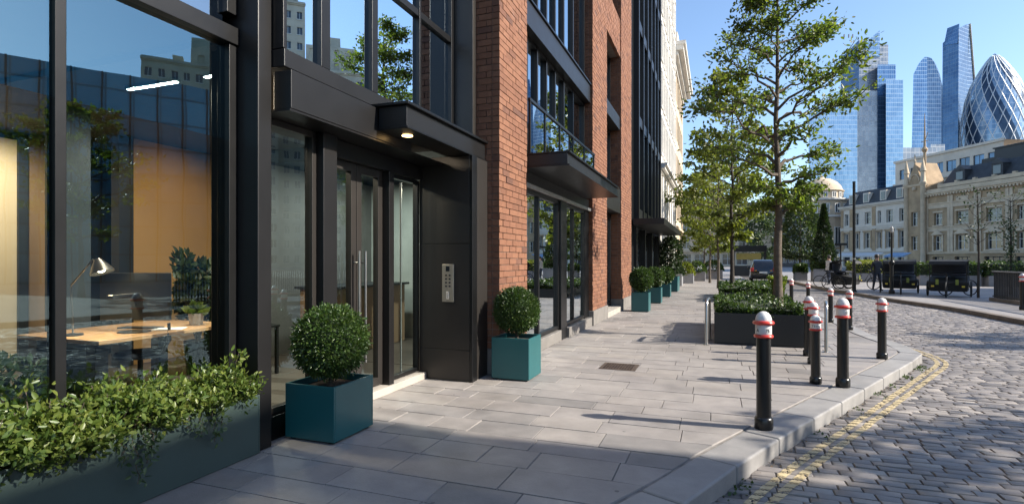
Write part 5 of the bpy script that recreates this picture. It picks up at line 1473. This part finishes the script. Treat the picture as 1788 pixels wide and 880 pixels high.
for i,(a,dist,w,h,cn,rn) in enumerate(AP):
    plain_block('apartment_block',['tan apartment block with a stepped outline mirrored in the upper glass, widest','tallest tan apartment tower mirrored in the upper glass','tan apartment block mirrored right of the tallest one','lower tan apartment block mirrored in the upper glass','lowest tan apartment block mirrored in the upper glass'][i],az(a,dist),R(-a),w,12,h,cn,rn,tan,tier=True)
# stepped top of the tallest block
plain_block('apartment_turret','narrow stepped turret on the tallest mirrored tan block',az(42.3,127)[:2]+(58.0,),R(-42.3),8,6,9,4,3,tan)
OB=thing('glass_office_block','dark glass office block across the street, mirrored in the left glass room','building',(33,24,0),R(-58))
mb=MB(); mb.box(-11,9,0,10,0,14.5); mb.build('block',towermat('office_glass_dark',(.06,.20,.29),(.22,.46,.58),1.6,1.9,(.03,.04,.05),.05,.1,.06),OB,True)
mb=MB()
for k in range(13): mb.box(-11+k*1.6,-10.9+k*1.6,-.12,-.002,0,14.5)
mb.build('mullion',WD,OB,True)
plain_block('brick_corner_house','brown block behind the camera that shades the foreground pavement',(15.5,-3.9,0),R(-90),19.4,10,12.3,7,4,pm('brown_brick_far',(.22,.15,.11),.9,0,.2,2))
# ================================================================== VEHICLES, PEOPLE AND STREET FURNITURE BEYOND
def make_car():
    T=thing('parked_car','black car seen from behind, stopped on the road behind the tree trunk','car',(3.35,44.6,ZR-.02),R(-2))
    # sections along y (0 = rear bumper): half width, bottom, shoulder z, roof half width, roof z
    sec=[(0.00,.80,.42,.92,.70,.95),(.06,.88,.30,1.00,.74,1.04),(.22,.90,.26,1.04,.70,1.45),(.45,.91,.24,1.05,.66,1.66),(1.2,.92,.22,1.03,.66,1.72),(2.2,.92,.22,1.00,.65,1.68),(2.75,.92,.22,.99,.66,1.40),(3.2,.91,.22,.98,.74,1.03),(4.0,.87,.26,.90,.72,.93),(4.35,.78,.35,.75,.66,.80)]
    mb=MB(); vs=[];fs=[];n=10
    for (y,w,b,sh,rw,rz_) in sec:
        vs+=[(-w*.9,y,b),(-w,y,b+.15),(-w,y,sh-.1),(-w*.97,y,sh),(-rw,y,rz_-.03),(-rw*.85,y,rz_)]
        vs+=[(rw*.85,y,rz_),(rw,y,rz_-.03),(w*.97,y,sh),(w,y,sh-.1),(w,y,b+.15),(w*.9,y,b)]
    m=12
    for i in range(len(sec)-1):
        for k in range(m):
            k2=(k+1)%m; fs.append((i*m+k,i*m+k2,(i+1)*m+k2,(i+1)*m+k))
    fs.append(tuple(range(m-1,-1,-1))); fs.append(tuple((len(sec)-1)*m+k for k in range(m)))
    mb.add(vs,fs); mb.build('body',M['car_black'],T,True,smooth=True,bevel=.02)
    mb=MB(); mb.add([(-.70,.14,1.09),(.70,.14,1.09),(.62,.33,1.55),(-.62,.33,1.55),(-.70,.20,1.09),(.70,.20,1.09),(.62,.39,1.55),(-.62,.39,1.55)],[(0,1,2,3),(4,7,6,5),(0,4,5,1),(1,5,6,2),(2,6,7,3),(3,7,4,0)]); mb.build('rear_window',M['pane'],T,True)
    for sg in (-1,1):
        MB().box(sg*.66,sg*.89,-.02,.12,.82,1.10).build('tail_light',M['tail_red'],T,True,bevel=.02)
        MB().box(sg*.45,sg*.60,-.015,.05,.86,.93).build('indicator',pm('amber_lens',(.6,.25,.03),.3),T,True)
    MB().box(-.27,.27,-.02,.02,.70,.82).build('number_plate',M['white'],T,True)
    MB().box(-.84,.84,-.06,.10,.36,.56).build('bumper',M['rubber'],T,True,bevel=.03)
    for x in (-.80,.80):
        for y in (.85,3.45):
            w=MB(); w.tube([(x-.11,y,.33),(x+.11,y,.33)],.335,20); w=w.build('wheel',M['rubber'],T,True,smooth=True)
            MB().tube([(x-.12,y,.33),(x+.12,y,.33)],.20,14).build('rim',M['steel'],w,True,smooth=True)
    for sg in (-1,1): MB().box(sg*.92,sg*1.06,2.45,2.6,1.0,1.15).build('mirror',M['car_black'],T,True,bevel=.03)
    return T
make_car()
def kiosk(label,loc,rz):
    T=thing('market_kiosk',label,'kiosk',loc,rz)
    MB().box(-1.5,1.5,-.9,.9,2.35,2.95).build('roof',M['black_metal'],T,True,bevel=.02)
    mb=MB()
    for x in (-1.4,1.4):
        for y in (-.8,.8): mb.box(x-.06,x+.06,y-.06,y+.06,0,2.349)
    mb.build('post',M['black_metal'],T,True); MB().box(-1.38,1.38,-.72,.72,.002,1.0).build('counter',M['dark_int'],T,True,bevel=.01)
    MB().box(-1.2,1.0,-.74,-.722,1.6,2.2).build('menu_board',pm('muted_board',(.30,.24,.06),.6),T,True)
kiosk('black market kiosk with a yellow board, beyond the parked car',(3.1,58,0),0)
def wheel(mb,c,r,axis_x=True,th=.022,sp=True,hub=None):
    pts=[]
    for k in range(25):
        a=2*PI*k/24; pts.append((c[0]+(0 if axis_x else r*math.cos(a)), c[1]+(r*math.cos(a) if axis_x else 0), c[2]+r*math.sin(a)))
    mb.tube(pts,th,6,cap=False)
def make_bike(label,loc,rz,col):
    T=thing('bicycle',label,'bicycle',loc,rz)
    for x in (-.52,.52):
        mb=MB(); wheel(mb,(x,0,.34),.32,False); w=mb.build('wheel',M['rubber'],T,True)
        sp=MB()
        for k in range(10): a=PI*k/10; sp.tube([(x-.3*math.cos(a),0,.34-.3*math.sin(a)),(x+.3*math.cos(a),0,.34+.3*math.sin(a))],.003,3)
        sp.build('spokes',M['steel'],w,True)
    mb=MB(); A=(-.52,0,.34);Bk=(-.05,0,.30);S_=(-.18,0,.82);Hd=(.36,0,.85);Fk=(.52,0,.34)
    for p,q in ((A,Bk),(A,S_),(Bk,S_),(Bk,Hd),(S_,Hd),(Hd,Fk)): mb.tube([p,q],.019,6)
    mb.tube([S_,(-.2,0,.93)],.014,6); mb.tube([Hd,(.34,0,1.0)],.014,6); mb.build('frame',col,T,True)
    MB().tube([(.34,-.26,1.0),(.40,-.14,1.02),(.36,0,1.0),(.40,.14,1.02),(.34,.26,1.0)],.014,6).build('handlebar',M['black_metal'],T,True)
    MB().box(-.33,-.08,-.07,.07,.93,.98).build('saddle',M['rubber'],T,True,bevel=.03)
    return T
bk=make_bike('bicycle parked beside the black tub next to the railing',(9.75,28.6,-.004),R(20),M['black_metal'])
for (lab,loc,rz) in (('bicycle standing left of the tall black lamp post at the far kerb',(6.15,33.3,-.004),R(15)),('bicycle farther left of the tall black lamp post in the group',(5.95,34.4,-.004),R(-25))):
    dup(bk,loc,rz,lab)
def make_pedicab(label,loc,rz,group=None):
    T=thing('pedicab',label,'pedicab',loc,rz)
    mb=MB(); mb.frustum([(-.62,-.35),(.62,-.35),(.62,.6),(-.62,.6)],.22,[(-.68,-.45),(.68,-.45),(.66,.65),(-.66,.65)],[.62,.62,.85,.85]); mb.build('body',M['rubber'],T,True,bevel=.04)
    MB().box(-.58,.58,-.1,.5,.853,.95).build('seat',M['cloth_dark'],T,True,bevel=.04); MB().box(-.58,.58,.48,.60,.953,1.35).build('backrest',M['cloth_dark'],T,True,bevel=.04)
    mb=MB(); prof=[(-.46,1.36),(-.40,1.47),(-.2,1.53),(.2,1.54),(.5,1.50),(.68,1.38),(.72,1.0)]
    vs=[];fs=[];n=len(prof)
    for x in (-.62,.62):
        for (y,z) in prof: vs.append((x,y,z))
        for (y,z) in prof: vs.append((x,y-.03 if z<1.3 else y,z-.035))
    for k in range(n-1):
        o=2*n; fs+=[(k,k+1,o+k+1,o+k),(n+k,o+n+k,o+n+k+1,n+k+1),(k,n+k,n+k+1,k+1),(o+k,o+k+1,o+n+k+1,o+n+k)]
    fs+=[(0,o,o+n,n),(n-1,2*n-1,o+2*n-1,o+n-1)]
    mb.add(vs,fs); mb.build('canopy',M['rubber'],T,True)
    mb=MB()
    for x in (-.64,.64): mb.tube([(x*.94,-.42,.6),(x*.94,-.43,1.38)],.02,6); mb.tube([(x*.94,.6,.8),(x*.94,.68,1.36)],.02,6)
    mb.build('canopy_frame',M['black_metal'],T,True)
    for x in (-.72,.72):
        mb=MB(); wheel(mb,(x,.2,.32),.30,True,.03); mb.tube([(x-.03,.2,.32),(x+.03,.2,.32)],.06,8); w=mb.build('wheel',M['rubber'],T,True)
        sp=MB()
        for k in range(8): a=PI*k/8; sp.tube([(x,.2-.28*math.cos(a),.32-.28*math.sin(a)),(x,.2+.28*math.cos(a),.32+.28*math.sin(a))],.004,3)
        sp.build('spokes',M['steel'],w,True)
    mb=MB(); wheel(mb,(0,-1.2,.32),.30,True,.025); mb.build('wheel',M['rubber'],T,True)
    mb=MB(); mb.tube([(0,-.4,.45),(0,-.8,.42),(0,-1.0,.85),(0,-1.2,.32)],.025,6); mb.tube([(-.25,-1.0,1.05),(0,-1.02,1.0),(.25,-1.0,1.05)],.016,6); mb.tube([(0,-1.0,.85),(0,-1.02,1.0)],.02,6); mb.build('front_frame',M['black_metal'],T,True)
    for x in (-.5,.5): MB().box(x-.05,x+.05,-.48,-.44,.40,.47).build('headlight',M['yellow'],T,True)
    for x in (-.35,.3): MB().box(x-.05,x+.05,-.47,-.43,.5,.72).build('sticker',pm('hi_vis_strip',(.25,.28,.04),.5),T,True)
    return T
pc=make_pedicab('black pedicab with a rounded canopy standing right of the short lamp post',(8.0,30.0,-.004),R(-12))
dup(pc,(9.2,27.9,-.004),R(-22),'black tub pedicab with a dark hood beside the railing and the lone bollard')
dup(pc,(6.65,33.6,-.004),R(60),'black pedicab among the bicycles behind the tall lamp post')
# railing on the plaza
RL=thing('railing','dark slatted railing with a pale top rail at the right edge of the plaza','railing',(9.75,25.4,0))
MB().box(9.70,9.80,13,25.4,1.075,1.115).build('top_rail',M['grey_box'],RL); MB().box(9.64,9.88,12.98,25.45,-.003,.12).build('kerb_stone',M['kerb_brown'],RL)
mb=MB(); y=13.05; 
while y<25.4: mb.box(9.735,9.765,y,y+.04,.125,1.07); y+=.12
mb.build('slats',M['rail_slat'],RL)
mb=MB(); mb.box(9.72,9.78,13,25.4,.16,.20); mb.build('bottom_rail',M['rail_slat'],RL)
# posts and lamps
t=thing('lamp_post','tall plain black lamp post at the far kerb left of the pedicabs','lamp post',(6.25,30.3,0))
MB().tube([(0,0,0),(0,0,.9)],.085,14).tube([(0,0,.9),(0,0,5.25)],.062,14).build('post',M['black_metal'],t,True,smooth=True); MB().lathe([(.12,.002),(.12,.06),(.09,.1)],16).build('base',M['black_metal'],t,True); MB().lathe([(.075,1.55),(.075,1.62)],14).build('collar',M['steel'],t,True); MB().lathe([(.07,5.251),(.07,5.3)],14).build('cap',M['black_metal'],t,True)
t=thing('lamp_post','shorter black lamp post with a thick collar just left of the canopied pedicab','lamp post',(7.45,29.0,0))
MB().tube([(0,0,0),(0,0,1.3)],.075,14).tube([(0,0,1.3),(0,0,2.75)],.04,12).build('post',M['black_metal'],t,True,smooth=True); MB().lathe([(.12,.002),(.12,.14),(.08,.2)],16).build('base',M['black_metal'],t,True); MB().lathe([(.10,1.3),(.12,1.36),(.12,1.44),(.08,1.5)],16).build('collar',M['black_metal'],t,True)
MB().lathe([(.045,2.751),(.075,2.80),(.07,2.95),(.02,3.05)],12).build('lamp_head',M['ceramic'],t,True)
t=thing('street_lamp','slim street lamp with a flat dark box head before the domed building','street lamp',(8.6,45.8,0))
MB().tube([(0,0,0),(0,0,2.6)],.05,10).build('post',M['black_metal'],t,True); MB().box(-.35,.35,-.2,.2,2.6,2.78).build('lamp_head',M['black_metal'],t,True,bevel=.02)
t=thing('notice_panel','red and white notice panel on two legs under the domed building','sign',(8.15,46.4,0))
MB().box(-.45,.45,-.04,.04,.75,2.0).build('panel',M['white'],t,True); MB().box(-.35,.1,-.046,-.041,.9,1.8).build('red_area',M['red'],t,True); mb=MB(); mb.box(-.42,-.36,-.03,.03,0,.748); mb.box(.36,.42,-.03,.03,0,.748); mb.build('leg',M['steel'],t,True)
# grey stone planters with hedges on the plaza
HP=[(6.2,7.9,43.4,44.4,'grey stone planter with a low hedge left of the cypress'),(6.6,8.1,44.0,45.3,'grey stone planter under the dark cypress'),(11.6,14.6,39.5,40.6,'long grey planter in front of the tan classical building, left one'),(14.8,17.6,39.1,40.2,'long grey planter in front of the tan classical building, middle one'),(17.8,21.5,38.5,39.6,'long grey planter in front of the tan classical building, behind the railing'),(8.9,11.0,44.5,45.6,'grey planter below the awnings with a yellow green hedge')]
for i,(x0,x1,y0,y1,lab) in enumerate(HP):
    if i==1: x0,x1,y0,y1=6.55,8.05,43.9,45.1
    if i==0: x0,x1,y0,y1=4.95+.7,6.5,46.2,47.2
    planter('stone_planter',lab,(x0,y0,0),0,x1-x0,y1-y0,.62 if i!=1 else .9,M['grey_box'],.06,False,'grey stone planters on the plaza')
    h0=.55 if i!=1 else .85
    hedge('box_hedge',['clipped box hedge in the small planter left of the cypress','clipped hedge around the foot of the dark cypress','clipped box hedge before the tan building, left one','clipped box hedge before the tan building, middle one','clipped box hedge before the tan building, behind the railing','yellow green hedge in the planter below the awnings'][i],x0+.05,x1-.05,y0+.05,y1-.05,h0,(1.35 if i>1 else (1.15 if i==0 else 1.35)),1500 if i!=5 else 1200,.12,M['leaf_hedge'] if i!=5 else M['leaf_yellow'],200+i,'box hedges on the plaza')
for i,(x,y,m) in enumerate(((10.9,51,'leaf_yellow'),(11.5,51.3,'leaf_yellow'),(12.1,51.6,'leaf_hedge'),(12.7,51.9,'leaf_yellow'),(13.4,52.2,'leaf_hedge'))):
    rg=np.random.default_rng(300+i); P,D_=box_leaves(-.24,.24,-.24,.24,0,1.45,500,rg)
    t=thing('column_shrub',['yellow green column shrub under the awnings, first from the left','yellow green column shrub under the awnings, second from the left','dark green column shrub in the middle under the awnings','yellow green column shrub right of the dark one under the awnings','dark green column shrub at the right end under the awnings'][i],'shrub',(x,y,0))
    leaves_mesh('foliage',P,D_,.16,M[m],t,True,True,rg); MB().tube([(0,0,0),(0,0,1.3)],.04,6).build('stem',M['bark_dark'],t,True)
def awning(label,loc,rz,w,mat):
    T=thing('awning',label,'awning',loc,rz)
    MB().add([(-w/2,0,2.9),(w/2,0,2.9),(w/2,-2.4,2.35),(-w/2,-2.4,2.35),(-w/2,0,2.86),(w/2,0,2.86),(w/2,-2.4,2.1),(-w/2,-2.4,2.1)],[(0,3,2,1),(4,5,6,7),(3,7,6,2),(0,4,7,3),(1,2,6,5),(0,1,5,4)]).build('canopy_cloth',mat,T,True)
    mb=MB()
    for x in (-w/2+.1,w/2-.1): mb.tube([(x,-2.3,0),(x,-2.3,2.1)],.04,6)
    mb.build('post',M['black_metal'],T,True)
awning('long pale grey awning with people sitting below, in front of the white terrace',(24,110.4,0),R(-45),7.5,M['awning_grey'])
awning('blue grey awning right of the long pale one',(30.5,112.8,0),R(-45),3.2,M['awning_blue'])
# people
def person(label,loc,rz,top,low,seed,arm=.25,stride=.12):
    T=thing('person',label,'person',loc,rz)
    J=[(0,0,.95),(0,0,1.15),(0,0,1.40),(0,.0,1.52),(0,-.01,1.60),(0,-.01,1.72),
       (.10,0,.90),(.11,-stride*.6,.50),(.11,-stride*1.1,.07),(.11,-stride*1.1-.14,.04),
       (-.10,0,.90),(-.11,stride*.3,.50),(-.11,stride*1.2,.07),(-.11,stride*1.2-.14,.04),
       (.19,0,1.41),(.25,.03,1.13),(.23,-arm*.7,.92),(.22,-arm*.9,.83),
       (-.19,0,1.41),(-.25,.04,1.13),(-.24,-.03,.90),(-.23,-.05,.80)]
    Rr=[.15,.14,.16,.06,.085,.09,.095,.065,.045,.04,.095,.065,.045,.04,.065,.045,.035,.035,.065,.045,.035,.035]
    E=[(0,1),(1,2),(2,3),(3,4),(4,5),(0,6),(6,7),(7,8),(8,9),(0,10),(10,11),(11,12),(12,13),(2,14),(14,15),(15,16),(16,17),(2,18),(18,19),(19,20),(20,21)]
    me=bpy.data.meshes.new('body'); me.from_pydata(J,E,[]); o=bpy.data.objects.new('body',me); COL.objects.link(o); o.parent=T
    sk=o.modifiers.new('skin','SKIN'); 
    for i,v in enumerate(me.skin_vertices[0].data): v.radius=(Rr[i],Rr[i]*(.75 if i in (0,1,2) else 1)); v.use_root=(i==0)
    ss=o.modifiers.new('sub','SUBSURF'); ss.levels=1; ss.render_levels=2
    g=NG('person_clothes_'+str(seed)); z=g.n('ShaderNodeSeparateXYZ',ins={0:g.coord()}).outputs[2]
    c=g.mix(g.m('GREATER_THAN',z,.92),low,top); c=g.mix(g.m('GREATER_THAN',z,1.50),c,(.45,.28,.2)); c=g.mix(g.m('LESS_THAN',z,.09),c,(.02,.02,.02))
    me.materials.append(g.done(g.pbsdf(Base_Color=c,Roughness=.8)))
    mb=MB(); mb.lathe([(.098,1.64),(.108,1.70),(.10,1.77),(.06,1.82),(.01,1.83)],14,(0,.012,0)); mb.build('hair',M['hair'],T,True,smooth=True)
    mb=MB(); mb.tube([(0,-.095,1.655),(0,-.125,1.635)],[.012,.016],6); mb.build('nose',M['skin'],T,True)
    return T
person('person in dark clothes standing left of the short lamp post on the plaza',(7.55,31.8,-.004),R(20),(.03,.03,.035),(.03,.035,.05),1)
person('person in a pale top walking among the bicycles near the cypress',(6.6,38.5,-.004),R(-60),(.4,.4,.42),(.03,.04,.07),2)
# far left planters along the facade
planter('facade_planter','dark green planter with a tall bush before the white stone building',(-2.45,27.2,0),0,.75,1.6,.72,M['teal'],.02)
rg=np.random.default_rng(77); t=thing('tall_bush','tall dark bush growing in the dark green planter by the white stone building','shrub',(-2.08,28.0,.6))
n=2600; d=rdir(n,rg); f=.6+.4*rg.random((n,1)); P=d*f*np.array([.52,.7,1.05])+np.array([0,0,1.1]); leaves_mesh('foliage',P,d+rg.normal(size=(n,3))*.6,.13,M['leaf_dark'],t,True,True,rg); MB().tube([(0,0,0),(0,0,1.4)],.04,6).build('stem',M['bark_dark'],t,True)
for i,(x,y,w,h,m) in enumerate(((-2.3,33.5,.9,.7,'leaf_dark'),(-1.9,37.5,1.1,.65,'leaf_tree2'),(-1.3,42,1.2,.7,'leaf_hedge'),(-.2,47,1.5,.75,'leaf_hedge'))):
    lab=['grey planter with a dark bush along the stone facade, nearest of four','grey planter with yellow green bush along the stone facade','grey planter with a round green bush farther along the facade','last grey planter with a green bush where the pavement ends'][i]
    planter('grey_planter',lab,(x-w/2,y,0),0,w,1.2,h,M['grey_box'],.04,False,'grey planters along the far facade')
    rg=np.random.default_rng(400+i); n=900; d=rdir(n,rg); t=thing('round_bush',lab.replace('grey planter with a','bush').replace('last grey planter','bush in last planter').replace('grey planter with','bush') if False else ['dark loose bush in the nearest grey planter of the stone facade','yellow green bush in the second grey planter of the stone facade','round green bush in the third grey planter of the facade','green bush in the last grey planter of the facade'][i],'shrub',(x,y+.6,h-.08))
    leaves_mesh('foliage',np.abs(d*np.array([0,0,1]))*.8+d*np.array([1,1,0])*w*.52,d+rg.normal(size=(n,3))*.5,.15,M[m],t,True,True,rg)
    MB().tube([(0,0,-.02),(0,0,.5)],.03,6).build('stem',M['bark_dark'],t,True)

# ================================================================== CAMERA, SUN, SKY
cam=bpy.data.cameras.new('camera'); co_=bpy.data.objects.new('camera',cam); COL.objects.link(co_)
co_.location=(0,0,1.5); co_.rotation_euler=(PI/2,0,R(20.5)); cam.lens=36*950/1788; cam.sensor_width=36; cam.shift_y=15/1788
cam.clip_start=.05; cam.clip_end=6000; S.camera=co_
EL,AZ=R(33),R(5)     # azimuth from +X towards +Y
sd=Vector((math.cos(EL)*math.cos(AZ),math.cos(EL)*math.sin(AZ),math.sin(EL)))
sl=bpy.data.lights.new('sun','SUN'); sl.energy=4.4; sl.angle=R(.55); sl.color=(1,.93,.82)
so=bpy.data.objects.new('sun',sl); COL.objects.link(so); so.location=(30,0,40); so.rotation_euler=(-sd).to_track_quat('-Z','Y').to_euler()
w=bpy.data.worlds.new('World'); S.world=w; w.use_nodes=True; nt=w.node_tree
bg=nt.nodes['Background']; sky=nt.nodes.new('ShaderNodeTexSky'); sky.sky_type='NISHITA'; sky.sun_disc=False
sky.sun_elevation=EL; sky.sun_rotation=PI/2-AZ; sky.altitude=50; sky.air_density=1.0; sky.dust_density=.6; sky.ozone_density=3.0
nt.links.new(sky.outputs[0],bg.inputs[0]); bg.inputs[1].default_value=.122
vs=S.view_settings; vs.view_transform='Standard'; vs.look='None'; vs.exposure=1.12; vs.gamma=1; vs.use_curve_mapping=False
S.cycles.max_bounces=8; S.cycles.transparent_max_bounces=24; S.cycles.glossy_bounces=4; S.cycles.sample_clamp_indirect=6
S.cycles.caustics_reflective=False; S.cycles.caustics_refractive=False
